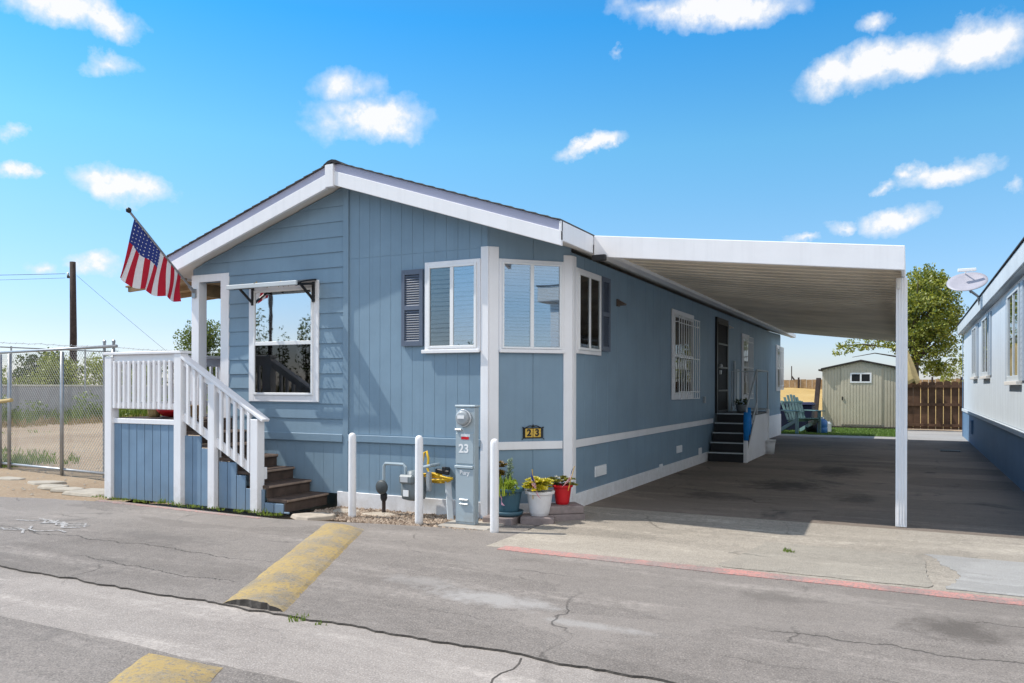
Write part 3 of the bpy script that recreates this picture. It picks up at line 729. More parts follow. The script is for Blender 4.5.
pe = thing('electric_pedestal', 'tall grey electric pedestal with round meter and number 23', 'electric pedestal', (-4.13, 7.3, -.04))
PF = 7.20
b = MB(); b.box(-4.28, -4.05, PF, PF + .09, -.03, 1.20); b.build('cabinet', M['ped'], pe, bevel=.006)
b = MB(); b.box(-4.288, -4.042, PF - .012, PF + .10, 1.201, 1.225); b.build('lid', M['ped'], pe, bevel=.006)
b = MB(); b.box(-4.275, -4.06, PF - .012, PF - .001, .61, .93); b.build('upper_door', M['ped'], pe, bevel=.004)
b = MB(); b.box(-4.275, -4.055, PF - .012, PF - .001, .0, .555); b.build('lower_door', M['ped'], pe, bevel=.004)
b = MB(); b.box(-4.28, -4.06, PF - .03, PF - .001, .562, .59); b.build('hood', M['ped'], pe, bevel=.004)
b = MB(); b.box(-4.278, -4.20, PF - .03, PF - .001, .955, .975); b.build('latch', M['chrome'], pe, bevel=.004)
for z in (.18, .225):
    b = MB(); b.box(-4.22, -4.12, PF - .03, PF - .013, z, z + .015); b.build('handle', M['chrome'], pe, bevel=.003)
mt = MB(lambda x, y, z: (-4.17 + x, PF - .001 - z, 1.09 + y)); mt.lathe((0, 0, 0), [(.085, 0), (.085, .025), (.078, .027), (.076, .04), (.074, .065), (.06, .078), (.03, .082), (.002, .083)], 24)
m_ = mt.build('meter', M['meter_grey'], pe, smooth=False, bevel=.003)
mt = MB(lambda x, y, z: (-4.17 + x, PF - .02 - z, 1.09 + y)); mt.lathe((0, 0, 0), [(.089, 0), (.092, .010), (.089, .02), (.079, .02), (.079, 0)], 24, cap=False); mt.build('ring', M['chrome'], m_, smooth=True)
mt = MB(); mt.box(-4.21, -4.13, PF - .089, PF - .0845, 1.085, 1.12); mt.build('display', M['vinyl'], m_)
b = MB(); b.box(-4.225, -4.10, PF - .0015, PF - .0005, .80, .84); b.v = []; b.f = []; b.m = []; b.box(-4.21, -4.10, PF - .0145, PF - .0125, .895, .922, 0); b.box(-4.205, -4.115, PF - .0145, PF - .0125, .865, .894, 1); b.build('sticker', [M['vinyl'], M['red']], pe)
text_mesh('23', .125, lambda x, y, z: (-4.175 + x, PF - .0135 - z, .765 + y), M['vinyl'], 'number', pe, .001, .003)
text_mesh('Bury', .062, lambda x, y, z: (-4.165 + x, PF - .0135 - z, .515 + y), M['vinyl'], 'marking', pe, .001, .003)
hs = thing('garden_hose', 'coiled yellow garden hose hanging on a black hook by the front wall', 'garden hose', (-4.85, 7.62, .2))
b = MB()
for k in range(3):
    pts = []
    for i in range(33):
        t = 2 * PI * i / 32; pts.append((-4.78 + (.19 + .012 * k) * math.cos(t), 7.64 - .025 * k + .02 * math.sin(3 * t + k), .37 + .010 * k + .030 * math.sin(t) + .012 * math.cos(2 * t + k)))
    b.tube(pts, .011, 8)
pts = [(-4.97, 7.62, .38), (-4.98, 7.62, .52), (-4.95, 7.62, .66), (-4.915, 7.62, .68), (-4.89, 7.62, .60), (-4.90, 7.62, .48), (-4.87, 7.6, .44), (-4.78, 7.6, .43), (-4.70, 7.6, .42)]
b.tube(pts, .014, 8); b.build('coil', M['hose'], hs, smooth=True)
b = MB(); b.beam((-4.70, 7.74, .47), (-4.66, 7.58, .49), .05, .06); b.beam((-4.78, 7.6, .47), (-4.60, 7.6, .45), .04, .05); b.build('hook', M['black'], hs, bevel=.008)
b = MB(); b.beam((-4.66, 7.66, .40), (-4.52, 7.5, -.07), .07, .03); tag(b.build('downspout', M['nb_trim'], bevel=.006), 'short grey downspout leaning below the hose hook', 'downspout')

# ------------------------------------------------------------------ FLOWER POTS
def pot(x, y, z, r, h, mat, label, saucer=None):
    t = thing('flower_pot', label, 'flower pot', (x, y, z), 'flower pots at the clipped corner')
    b = MB(); b.lathe((x, y, z + (.03 if saucer else 0)), [(r * .62, 0), (r * .70, h * .12), (r * .90, h * .86), (r * .92, h * .865), (r * 1.04, h * .88), (r * 1.06, h * .98), (r * 1.0, h), (r * .9, h * .98), (r * .86, h * .86)], 28); b.build('pot', M[mat], t, smooth=False, bevel=.002)
    b = MB(); b.lathe((x, y, z + h * .86), [(r * .84, 0), (r * .5, .015), (.01, .02)], 16); b.build('soil', M['soil'], t)
    if saucer:
        b = MB(); b.lathe((x, y, z), [(r * .75, 0), (r * .95, .02), (r * 1.0, .055), (r * .97, .055), (r * .9, .025)], 28); b.build('saucer', M[mat], t, smooth=True)
    return z + h * .86
def rosette(mb, c, r, n, h=.5):
    for i in range(n):
        t = i / n; a = i * 2.4; rr = r * (.25 + .75 * t); el = (1 - t) * 1.1 + .15
        d = Vector((math.cos(a) * math.cos(el), math.sin(a) * math.cos(el), math.sin(el) * h * 2)); q = Vector(c)
        w = Vector((-math.sin(a), math.cos(a), 0)) * rr * .26
        e = q + d * rr; m_ = q + d * rr * .62 + Vector((0, 0, -.01))
        mb.add([q, m_ - w, e, m_ + w], [(0, 1, 2, 3)])
z1 = pot(-3.87, 7.62, .03, .165, .27, 'pot_teal', 'dark teal flower pot on a saucer behind the right bollard', True)
z2 = pot(-3.57, 7.78, .03, .155, .27, 'pot_white', 'white plastic flower pot in the middle of the three pots')
z3 = pot(-3.41, 8.03, .13, .11, .215, 'red', 'small red flower pot standing on the stacked pavers')
pl = MB()
for i in range(46):
    a = U(0, 6.28); d = .15 * math.sqrt(rnd()); rosette(pl, (-3.57 + d * math.cos(a), 7.76 + d * math.sin(a), z2 + U(.08, .19) - d * .3), U(.05, .085), 26)
tag(pl.build('succulent', M['leaf_yellow']), 'mounded yellow succulent filling the white pot', 'succulent')
pl = MB()
for i in range(34):
    a = U(0, 6.28); d = .14 * math.sqrt(rnd()); rosette(pl, (-3.42 + d * math.cos(a), 8.03 + d * math.sin(a), z3 + U(.03, .12) - d * .15), U(.04, .06), 22)
tag(pl.build('succulent', M['leaf_olive']), 'olive green succulent spilling over the red pot', 'succulent')
pl = MB()
for i in range(7): rosette(pl, (-3.40 + U(-.05, .04), 7.93 + U(-.03, .03), z3 + U(.06, .13)), .03, 10)
tag(pl.build('flower', M['petal_white']), 'white flowers among the leaves in the red pot', 'flower')
pl = MB(); pl.tube([(-3.95, 7.6, z1), (-3.95, 7.58, z1 + .26)], .012, 6)
for i in range(12): rosette(pl, (-3.95 + U(-.06, .06), 7.57 + U(-.05, .05), z1 + U(.20, .33)), U(.06, .09), 24)
tag(pl.build('rosette_plant', M['leaf_brown']), 'tall brown rosette plant at the left of the teal pot', 'plant')
pl = MB()
for i in range(30):
    h = i / 30 * .36; clump(pl, (-3.83 + U(-.02, .02), 7.58, z1 + .02 + h), (.055 * (1.15 - i / 30), .055 * (1.15 - i / 30), .02), 12, .034)
tag(pl.build('spire_plant', M['leaf_silver']), 'pale spire shaped plant rising from the teal pot', 'plant')
pl = MB(); clump(pl, (-3.79, 7.53, z1 + .09), (.08, .07, .09), 220, .04); clump(pl, (-3.93, 7.50, z1 + .06), (.08, .07, .06), 120, .04); blades(pl, -3.87, 7.5, z1, 40, .10, .24, .02, .35)
tag(pl.build('leafy_plant', M['leaf_lime']), 'lime green leafy plant at the front of the teal pot', 'plant')
def stickflag(x, y, z, h, lean, label, w, drop, red=True):
    t = thing('stick_flag', label, 'small flag', (x, y, z), 'small flags stuck in the flower pots')
    top = Vector((x + lean, y - .02, z + h)); b = MB(); b.tube([(x, y, z), top], .004, 6); b.build('stick', M['gold'], t)
    b = MB(); vs = []; fs = []; mi = []; nu, nv = 13, 10; s = -1 if lean > .04 else 1
    for j in range(nv + 1):
        for i in range(nu + 1):
            u, v = i / nu, j / nv
            q = top.lerp(Vector((x, y, z)), .04 + u * .5) + Vector((s * w * v * (.35 + .3 * u), -.015 - .018 * math.sin(v * 7 + u * 3), -drop * v * (1 - .2 * u)))
            vs.append(q)
    for j in range(nv):
        for i in range(nu):
            fs.append((j * (nu + 1) + i, j * (nu + 1) + i + 1, (j + 1) * (nu + 1) + i + 1, (j + 1) * (nu + 1) + i))
            mi.append(2 if (i < 7 and j < 4) else (0 if i % 2 == 0 else 1))
    b.add(vs, fs, mi); b.build('cloth', [M['fl_red'] if red else M['fl_pink'], M['fl_white'], M['fl_blue']], t)
stickflag(-3.58, 7.63, z2 - .04, .32, .0, 'small striped flag stuck upright in the white pot', .15, .17)
stickflag(-3.30, 7.93, z3 - .02, .27, .08, 'small striped flag leaning out of the red pot', .18, .14)
stickflag(-3.88, 7.45, z1 - .02, .10, .0, 'faded magenta striped flag drooping over the teal pot', .10, .16, False)
# pavers the pots stand on
def paver(x0, x1, y0, y1, z0, z1, rot, label):
    c, s = math.cos(rot), math.sin(rot); cx, cy = (x0 + x1) / 2, (y0 + y1) / 2
    b = MB(lambda x, y, z: (cx + (x - cx) * c - (y - cy) * s, cy + (x - cx) * s + (y - cy) * c, z)); b.box(x0, x1, y0, y1, z0, z1)
    tag(b.build('paver', M['block'], bevel=.012, segs=2), label, 'paver', 'concrete pavers under the flower pots')
paver(-4.09, -3.75, 7.42, 7.78, -.06, .03, .1, 'grey paver under the teal flower pot')
paver(-3.76, -3.40, 7.60, 7.93, -.06, .033, .35, 'grey paver under the white flower pot')
paver(-3.62, -3.20, 7.88, 8.19, -.05, .038, .75, 'lower paver of the stack under the red pot')
paver(-3.62, -3.21, 7.88, 8.18, .040, .128, .70, 'upper paver of the stack under the red pot')

# ------------------------------------------------------------------ SIDE STAIRS UNDER THE CARPORT
ss = thing('side_stairs', 'dark steps with white side panel and pipe handrail at the side door', 'stairs', (-3.1, 16.3, 0))
XR = -2.76
for i in range(5):
    zt = .18 * (i + 1); ya = 15.25 + .19 * i
    b = MB(); b.box(X0 + .05, XR, ya, 16.15, zt - .18 + .001, zt - .02, 0); b.build('riser', M['black'], ss)
    b = MB(); b.box(X0 + .045, XR + .005, ya - .02, ya + .20, zt - .02, zt, 0); b.box(X0 + .045, XR + .005, ya - .026, ya - .0205, zt - .022, zt + .001, 1); b.build('tread', [M['black'], M['nb_trim']], ss)
b = MB(); b.box(X0 + .04, XR, 16.15, 17.75, .86, .9); b.build('landing', M['black'], ss, bevel=.004)
b = MB(); P = [(15.42, .0), (17.75, .0), (17.75, .86), (16.25, .86), (15.42, .22)]
b.prism([(XR + .006, y, z) for y, z in P], [(XR + .03, y, z) for y, z in P]); b.build('side_panel', M['white'], ss, bevel=.003)
b = MB(); b.box(XR - .02, XR + .05, 15.20, 15.28, 0, .62); b.build('newel_post', M['white'], ss, bevel=.006)
b = MB(); b.box(XR - .0, XR + .06, 17.70, 17.76, 0, .95); b.build('newel_post', M['white'], ss, bevel=.006)
b = MB(); r = .018
b.tube([(X0 + .06, 17.4, .9), (X0 + .06, 17.4, 1.76), (XR + .03, 17.72, 1.76), (XR + .03, 17.72, .9)], r, 8)
b.tube([(XR + .03, 17.72, 1.76), (XR + .03, 16.35, 1.76), (XR + .03, 15.24, 1.02), (XR + .03, 15.24, .6)], r, 8)
b.tube([(XR + .03, 16.35, 1.76), (XR + .03, 16.35, .88)], r, 8); b.tube([(XR + .03, 16.35, 1.1), (XR + .03, 15.3, .45)], r, 8)
b.box(X0 + .06, XR + .03, 17.71, 17.74, .93, .97); b.build('handrail', M['nb_trim'], ss, smooth=False)
b = MB()
for k in range(2): b.tube([(XR + .03, 15.22 + k * .18, .95 + k * .08), (XR + .035, 15.22 + k * .2, .7), (XR + .03, 15.2 + k * .22, .42 + k * .1)], [.05, .06, .045], 10)
tag(b.build('foam_wrap', M['bright_blue'], smooth=True), 'bright blue foam wrapped around the side stair handrail', 'foam wrap')
b = MB(); b.lathe((-2.66, 17.55, .0), [(.09, 0), (.11, .2), (.125, .3), (.13, .3), (.12, .28)], 16); tag(b.build('bucket', M['vinyl'], smooth=True), 'white bucket on the ground beside the side stairs', 'bucket')
b = MB(); b.lathe((-3.2, 17.3, .9), [(.10, 0), (.13, .14), (.14, .15), (.12, .13)], 14); tag(b.build('planter', M['meter_grey'], smooth=True), 'grey planter at the back of the side stair landing', 'planter')
b = MB(); clump(b, (-3.2, 17.3, 1.1), (.16, .14, .09), 110, .06); tag(b.build('potted_plant', M['leaf_dark']), 'dark leafy plant growing on the side landing', 'plant')
# ------------------------------------------------------------------ NEIGHBOURING HOME
NX = 1.42
nb = thing('neighbouring_home', 'pale blue grey neighbouring home with darker blue skirt at the right edge', 'mobile home', (3.9, 6.5, 0))
nside = lambda u, n, z: (NX - n, u, z)
b = MB(); b.box(NX, 6.4, 6.0, 26.6, .80, 3.0); b.build('wall', M['nb_wall'], nb)
b = MB(); b.box(NX - .02, 6.42, 5.98, 26.62, -.05, .795); b.build('skirt', M['nb_skirt'], nb)
b = MB(nside); b.box(5.97, 26.63, .021, .05, .74, .82); b.build('belt_trim', M['nb_wall'], nb, bevel=.004)
b = MB(nside); b.box(26.52, 26.625, .022, .035, 0, 2.98); b.build('corner_trim', M['nb_skirt'], nb)
b = MB(nside); u = 6.0
while u < 26.5: b.box(u, min(u + .398, 26.5), .0005, .005, .825, 2.98); u += .406
b.build('siding', M['nb_wall'], nb)
b = MB(nside); b.box(5.8, 26.9, .12, .15, 2.985, 3.24); b.build('fascia', M['nb_trim'], nb, bevel=.006)
b = MB(); P = [(NX - .15, 3.243), (3.9, 3.50), (6.7, 3.243), (6.7, 2.985), (NX - .119, 2.985)]
b.prism([(x, 5.8, z) for x, z in P], [(x, 26.9, z) for x, z in P], [1, 1, 0, 0, 1, 1, 1]); b.build('roof', [M['shingle'], M['nb_trim']], nb)
b = MB(nside); b.box(5.78, 26.92, .10, .17, 3.255, 3.275); b.build('drip_edge', M['ridge'], nb)
def nwin(u0, u1, z0, z1):
    f = MB(nside); t = .08
    f.box(u0, u0 + t, .006, .05, z0, z1); f.box(u1 - t, u1, .006, .05, z0, z1); f.box(u0 + t, u1 - t, .006, .05, z0, z0 + t); f.box(u0 + t, u1 - t, .006, .05, z1 - t, z1)
    m_ = (u0 + u1) / 2; f.box(m_ - .02, m_ + .02, .006, .045, z0 + t, z1 - t)
    w = f.build('window', M['nb_trim'], nb, bevel=.004)
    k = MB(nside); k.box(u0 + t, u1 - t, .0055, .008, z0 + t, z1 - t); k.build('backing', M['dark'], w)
    for a, c in ((u0 + t, m_ - .02), (m_ + .02, u1 - t)):
        g = MB(nside); g.box(a, c, .026, .03, z0 + t, z1 - t); g.build('pane', M['glass_sky'], w)
    k = MB(nside); k.box(u0 - .03, u1 + .03, .006, .08, z0 - .06, z0 - .002); k.build('sill', M['white_warm'], w, bevel=.004)
    k = MB(nside)
    for i in range(int((u1 - u0 - .2) / .1)): k.box(u0 + .1 + i * .1, u0 + .15 + i * .1, .010, .018, z0 + t, z1 - t)
    k.build('blind', M['blind'], w)
    for a in (u0 - .32, u1 + .02):
        k = MB(nside); k.box(a, a + .28, .006, .035, z0, z1)
        for i in range(16): k.box(a + .03, a + .25, .0352, .038, z0 + .05 + i * (z1 - z0 - .1) / 16, z0 + .08 + i * (z1 - z0 - .1) / 16)
        k.build('shutter', M['nb_shut'], w, bevel=.003)
nwin(21.3, 22.6, 1.68, 2.90); nwin(18.1, 19.6, 1.66, 2.90); nwin(13.2, 14.7, 1.52, 2.90)
b = MB(nside); b.box(22.4, 22.7, .022, .07, .28, .62); b.build('utility_box', M['nb_skirt'], nb, bevel=.01)
# satellite dish
sd = thing('satellite_dish', 'grey satellite dish on a bent arm at the neighbouring roof edge', 'satellite dish', (1.3, 18.6, 3.35))
b = MB(); b.tube([(1.28, 18.75, 3.12), (1.24, 18.5, 3.26), (1.10, 18.35, 3.36), (1.10, 18.34, 3.34), tuple(Vector((1.02, 18.1, 3.50)) - Vector((-.10, -.62, .78)) * .06)], .025, 8); b.build('arm', M['steel'], sd)
n_ = Vector((-.10, -.62, .78)).normalized(); ax = n_.cross(Vector((0, 1, 0))).normalized(); ay = n_.cross(ax)
dc = Vector((1.02, 18.1, 3.50))
b = MB(); vs = [dc]; fs = []; N = 32
for r_ in (.1, .2, .28, .36):
    for k in range(N):
        t = 2 * PI * k / N; vs.append(dc + ax * r_ * math.cos(t) + ay * r_ * .92 * math.sin(t) + n_ * (.30 * r_ * r_))
for k in range(N): fs.append((0, 1 + k, 1 + (k + 1) % N))
for i in range(3):
    for k in range(N): fs.append((1 + i * N + k, 1 + i * N + (k + 1) % N, 1 + (i + 1) * N + (k + 1) % N, 1 + (i + 1) * N + k))
b.add(vs, fs); recalc(b.build('reflector', M['dish'], sd, smooth=True)).modifiers.new('s', 'SOLIDIFY').thickness = .012
b = MB(); q0 = dc - ay * .30 + n_ * .04; q1 = dc + n_ * .08 + Vector((0, 0, .19))
b.tube([q0, q1], .014, 6); b.box(q1.x - .16, q1.x + .16, q1.y - .04, q1.y + .04, q1.z - .03, q1.z + .03); b.build('receiver', M['vinyl'], sd, bevel=.008)

# ------------------------------------------------------------------ BACK YARD
sh = thing('garden_shed', 'olive metal garden shed with small twin window above the door', 'shed', (-1.5, 30.0, 0))
SF = lambda u, n, z: (u, 30.0 - n, z)
b = MB(); P = [(-2.76, .05), (-.26, .05), (-.26, 2.06), (-1.5, 2.33), (-2.76, 2.06)]
b.prism([(x, 30.0, z) for x, z in P], [(x, 32.0, z) for x, z in P]); b.build('wall', M['green_shed'], sh)
b = MB(SF); u = -2.76
while u < -.27:
    v = min(u + .075, -.26); zt = min(2.06 + (v + 2.76) * .214, 2.06 + (-.26 - u) * .217)
    b.box(u, v, .0005, .012, .06, zt - .02); u += .10
b.build('ribbed_panel', M['green_shed'], sh, bevel=.004)
b = MB(SF); b.box(-2.15, -.84, .0125, .03, .1, 2.1); u = -2.13
while u < -.9: b.box(u, u + .075, .0305, .038, .13, 2.06); u += .10
dr = b.build('door', M['green_shed'], sh, bevel=.004)
b = MB(SF); b.box(-1.9, -1.87, .0305, .06, 1.58, 1.92); b.v = []; b.f = []; b.m = []
b.box(-1.85, -1.17, .0385, .055, 1.58, 1.63); b.box(-1.85, -1.17, .0385, .055, 1.88, 1.93); b.box(-1.85, -1.80, .0385, .055, 1.63, 1.88); b.box(-1.22, -1.17, .0385, .055, 1.63, 1.88); b.box(-1.535, -1.485, .0385, .055, 1.63, 1.88)
w = b.build('window', M['vinyl'], dr)
b = MB(SF); b.box(-1.80, -1.535, .0385, .045, 1.63, 1.88); b.box(-1.485, -1.22, .0385, .045, 1.63, 1.88); b.build('pane', M['dark'], w)
b = MB(SF); b.box(-2.12, -2.08, .0385, .07, .98, 1.1); b.build('handle', M['black'], dr)
b = MB()
for s_ in (-1, 1):
    P = [(-1.5, 2.345), (-1.5 + s_ * 1.30, 2.055), (-1.5 + s_ * 1.30, 2.095), (-1.5, 2.385)]
    b.prism([(x, 29.86, z) for x, z in P], [(x, 32.1, z) for x, z in P])
b.box(-2.88, -2.78, 29.84, 32.1, 2.0, 2.06)
b.build('roof', M['shed_trim'], sh)
b = MB(); b.box(-2.8, -.2, 29.92, 32.05, -.02, .045); b.build('base', M['shed_trim'], sh)
b = MB(); b.beam((-2.98, 29.6, 0), (-2.90, 30.2, 1.75), .16, .08); tag(b.build('plank', M['pole_wood'], bevel=.01), 'dark plank leaning against the left side of the shed', 'plank')
# picket fence, gaps between boards
fe = thing('wood_fence', 'dark brown board fence between the shed and the neighbouring home', 'fence', (.6, 29.3, 0))
b = MB(); x = -.32; i = 0
while x < 2.4:
    h = 1.62 + U(-.02, .02); b.add([(x, 29.30, .06), (x + .205, 29.30, .06), (x + .205, 29.30, h - .04), (x + .165, 29.30, h), (x + .04, 29.30, h), (x, 29.30, h - .04),
        (x, 29.318, .06), (x + .205, 29.318, .06), (x + .205, 29.318, h - .04), (x + .165, 29.318, h), (x + .04, 29.318, h), (x, 29.318, h - .04)],
        [(5, 4, 3, 2, 1, 0), (6, 7, 8, 9, 10, 11)] + [(k, (k + 1) % 6, 6 + (k + 1) % 6, 6 + k) for k in range(6)]); x += .219
b.build('boards', M['fence_wood'], fe)
for z in (.15, .82, 1.42):
    b = MB(); b.box(-.4, 2.45, 29.24, 29.297, z, z + .09); b.build('rail', M['fence_wood'], fe)
for x in (-.36, 2.3):
    b = MB(); b.box(x - .05, x + .05, 29.33, 29.43, 0, 1.66); b.build('post', M['fence_wood'], fe)
# tan folded umbrella beside the shed
um = thing('patio_umbrella', 'folded tan canvas patio umbrella leaning out from behind the shed', 'umbrella', (-.05, 29.0, 0))
b = MB(); b.tube([(-.16, 29.05, 0), (-.16, 29.05, 3.0)], .02, 8); b.build('pole', M['steel'], um)
b = MB(); vs = []; fs = []
for i, (z, r_, ox) in enumerate(((2.85, .02, -.15), (2.6, .09, -.13), (2.2, .17, -.06), (1.8, .22, .02), (1.6, .23, .06), (1.52, .16, .1))):
    for k in range(14): t = 2 * PI * k / 14; q = r_ * (1 + .22 * (k % 2)); vs.append((ox + q * math.cos(t), 29.05 + q * .6 * math.sin(t), z + (.06 * (k % 3) if i > 3 else 0)))
for i in range(5):
    for k in range(14): fs.append((i * 14 + k, i * 14 + (k + 1) % 14, (i + 1) * 14 + (k + 1) % 14, (i + 1) * 14 + k))
b.add(vs, fs); b.build('canopy', M['tarp'], um)
# lounge chair
ch = thing('lawn_chair', 'green slatted resin lawn chair on the turf beside the shed', 'chair', (-3.0, 25.9, 0))
rotc = math.radians(38)
def CT(x, y, z):
    c, s = math.cos(rotc), math.sin(rotc); x *= 1.22; y *= 1.22; z *= 1.22; return (-3.0 + x * c - y * s, 25.95 + x * s + y * c, z)
b = MB(CT)
for i in range(7):
    x = -.27 + i * .078; hh = .98 - .018 * (i - 3) ** 2
    b.hexa([(x, .20, .33), (x + .066, .20, .33), (x + .066, .225, .33), (x, .225, .33), (x + (x * .12), .47, hh), (x + .066 + x * .12, .47, hh), (x + .066 + x * .12, .495, hh), (x + (x * .12), .495, hh)])
b.beam((-.27, .30, .52), (.27, .30, .52), .03, .05); b.beam((-.29, .40, .78), (.29, .40, .78), .03, .05); b.build('backrest', M['chair'], ch, bevel=.006)
b = MB(CT)
for i in range(6): y = -.36 + i * .095; b.hexa([(-.27, y, .38 - i * .016), (.27, y, .38 - i * .016), (.27, y + .08, .365 - i * .016), (-.27, y + .08, .365 - i * .016), (-.27, y, .40 - i * .016), (.27, y, .40 - i * .016), (.27, y + .08, .385 - i * .016), (-.27, y + .08, .385 - i * .016)])
b.build('seat', M['chair'], ch, bevel=.004)
for s_ in (-1, 1):
    b = MB(CT); b.box(s_ * .34 - .07, s_ * .34 + .07, -.42, .36, .56, .585); b.build('armrest', M['chair'], ch, bevel=.01)
    b = MB(CT); b.box(s_ * .31 - .015, s_ * .31 + .015, -.38, -.26, 0, .56); b.build('leg', M['chair'], ch, bevel=.006)
    b = MB(CT); b.beam((s_ * .29, -.33, .36), (s_ * .29, .52, .04), .03, .10); b.build('leg', M['chair'], ch, bevel=.006)
bn = thing('storage_bin', 'dark navy covered bin behind the green lawn chair', 'bin', (-3.3, 27.4, 0))
b = MB(); b.hexa([(-3.75, 27.1, 0), (-2.86, 27.1, 0), (-2.86, 27.9, 0), (-3.75, 27.9, 0), (-3.8, 27.05, .85), (-2.78, 27.05, .85), (-2.78, 27.95, .85), (-3.8, 27.95, .85)]); b.build('body', M['navy'], bn, bevel=.03)
b = MB(); b.hexa([(-3.84, 27.0, .851), (-2.74, 27.0, .851), (-2.74, 28.0, .851), (-3.84, 28.0, .851), (-3.78, 27.1, .93), (-2.84, 27.1, .93), (-2.84, 27.9, .93), (-3.78, 27.9, .93)]); b.build('lid', M['navy'], bn, bevel=.02)
jg = thing('water_jug', 'blue plastic water jug on the turf right of the lawn chair', 'jug', (-2.45, 26.2, .0))
b = MB(); b.lathe((-2.40, 26.1, .01), [(.13, 0), (.155, .02), (.155, .16), (.145, .18), (.155, .2), (.155, .34), (.12, .40), (.05, .44)], 18); b.build('body', M['blue_jug'], jg, smooth=True)
b = MB(); b.lathe((-2.40, 26.1, .45), [(.05, 0), (.055, .05), (.02, .06)], 12); b.build('cap', M['vinyl'], jg)
bg = MB(); bg.lathe((-2.72, 26.5, .01), [(.02, 0), (.2, .01), (.24, .12), (.2, .3), (.11, .42), (.03, .46)], 14); tag(bg.build('sack', M['dark'], smooth=True), 'black sack slumped between the lawn chair and the shed', 'sack')
bg = MB(); bg.box(-2.46, -2.2, 26.7, 26.9, .01, .30); bg.box(-2.44, -2.22, 26.72, 26.88, .301, .33); tag(bg.build('toolbox', M['nb_trim'], bevel=.02), 'light grey toolbox behind the blue water jug', 'toolbox')
# far rail fence along the top of the dry slope
rf = thing('slope_fence', 'weathered board fence along the top of the dry yellow slope', 'fence', (-7, 62, 1.4))
b = MB()
for i in range(60): b.box(-18 + i * .4, -17.62 + i * .4, 62, 62.04, 1.2, 2.0 + U(-.04, .04))
b.build('boards', M['tan_wood'], rf)
for i in range(14):
    b = MB(); b.box(-17.9 + i * 1.75, -17.78 + i * 1.75, 61.9, 61.99, 1.2, 2.15); b.build('post', M['pole_wood'], rf)
pp = MB(); pp.tube([(-8.35, 66, 1), (-8.35, 66, 3.1)], .04, 6); pp.tube([(-8.35, 66, 2.3), (-7.6, 66, 1.2)], .07, 6); tag(pp.build('brace_post', M['pole_wood']), 'thin braced post standing on the dry slope', 'post')

# ------------------------------------------------------------------ TREES AND SHRUBS
def tree(name, label, base, trunk, limbs, clumps, leaf, lsize, dens, group=None, cat='tree', bark='bark'):
    t = thing(name, label, cat, base, group)
    b = MB(); b.tube(trunk[0], trunk[1], 9)
    for pts, rr in limbs: b.tube(pts, rr, 6)
    b.build('trunk', M[bark], t, smooth=True)
    c = MB()
    for (p, r) in clumps: clump(c, p, r, int(6 * dens * r[0] * r[1] * r[2] ** .5 / (lsize * lsize)), lsize)
    c.build('crown', M[leaf], t)
    return t
random.seed(11)
cl = []; limbs = []
C0 = Vector((.55, 34, 4.15)); fork = Vector((.2, 34, 2.4))
for i in range(210):
    a = U(0, 2 * PI); e = U(-.75, 1.0); d = Vector((math.cos(a) * math.cos(e * 1.4), math.sin(a) * math.cos(e * 1.4), math.sin(e * 1.4)))
    q = C0 + Vector((d.x * 1.22, d.y * 1.4, d.z * 1.72)) * U(.45, 1.06)
    if q.z < 2.9 and q.x < .2: continue
    cl.append((q, (U(.22, .5), U(.25, .45), U(.15, .34))))
    if i % 7 == 0: limbs.append(([fork, fork.lerp(q, .5) + Vector((U(-.1, .1), 0, .1)), q], [.06, .035, .012]))
for i in range(60):                                             # sparse spreading limb over the shed
    t = i / 59; q = Vector((.1 - 2.75 * t + U(-.1, .1), 33.6 + U(-.5, .5), 2.75 + .38 * math.sin(t * 3) + U(-.22, .22)))
    cl.append((q, (U(.12, .26), .2, U(.06, .14))))
limbs += [([fork, Vector((-.6, 33.8, 2.95)), Vector((-1.6, 33.7, 3.1)), Vector((-2.6, 33.6, 3.05))], [.07, .045, .03, .012]),
          ([fork, Vector((-.4, 33.8, 2.6)), Vector((-1.2, 33.7, 2.75)), Vector((-2.0, 33.6, 2.6))], [.05, .035, .02, .01]),
          ([fork, Vector((-.5, 33.9, 3.2)), Vector((-1.0, 33.8, 3.4))], [.05, .03, .01])]
for i in range(60): cl.append((Vector((U(.1, 1.5), 34.2 + U(-.5, .5), U(1.9, 3.2))), (U(.12, .28), .25, U(.1, .2))))
for i in range(14): cl.append((Vector((1.0 + U(-.5, .7), 34.3, 2.5 + U(-.6, .5))), (U(.15, .3), .25, U(.1, .22))))
tree('leafy_tree', 'tall green and yellow leafy tree behind the brown fence', (.2, 34, 0), ([(.15, 34, 0), (.18, 34, 1.2), tuple(fork)], [.2, .16, .12]), limbs, cl, 'leaf_tree', .105, 2.5)
cl = [(Vector((2.0 + U(-.7, .7), 36.5, 2.0 + U(-.5, 1.0))), (U(.2, .4), .3, U(.15, .3))) for _ in range(26)]
tree('young_tree', 'small sparse yellow green tree behind the neighbouring home', (2.0, 36.5, 0), ([(2, 36.5, 0), (2, 36.5, 1.6)], [.08, .05]), [], cl, 'leaf_bush', .10, 1.8)
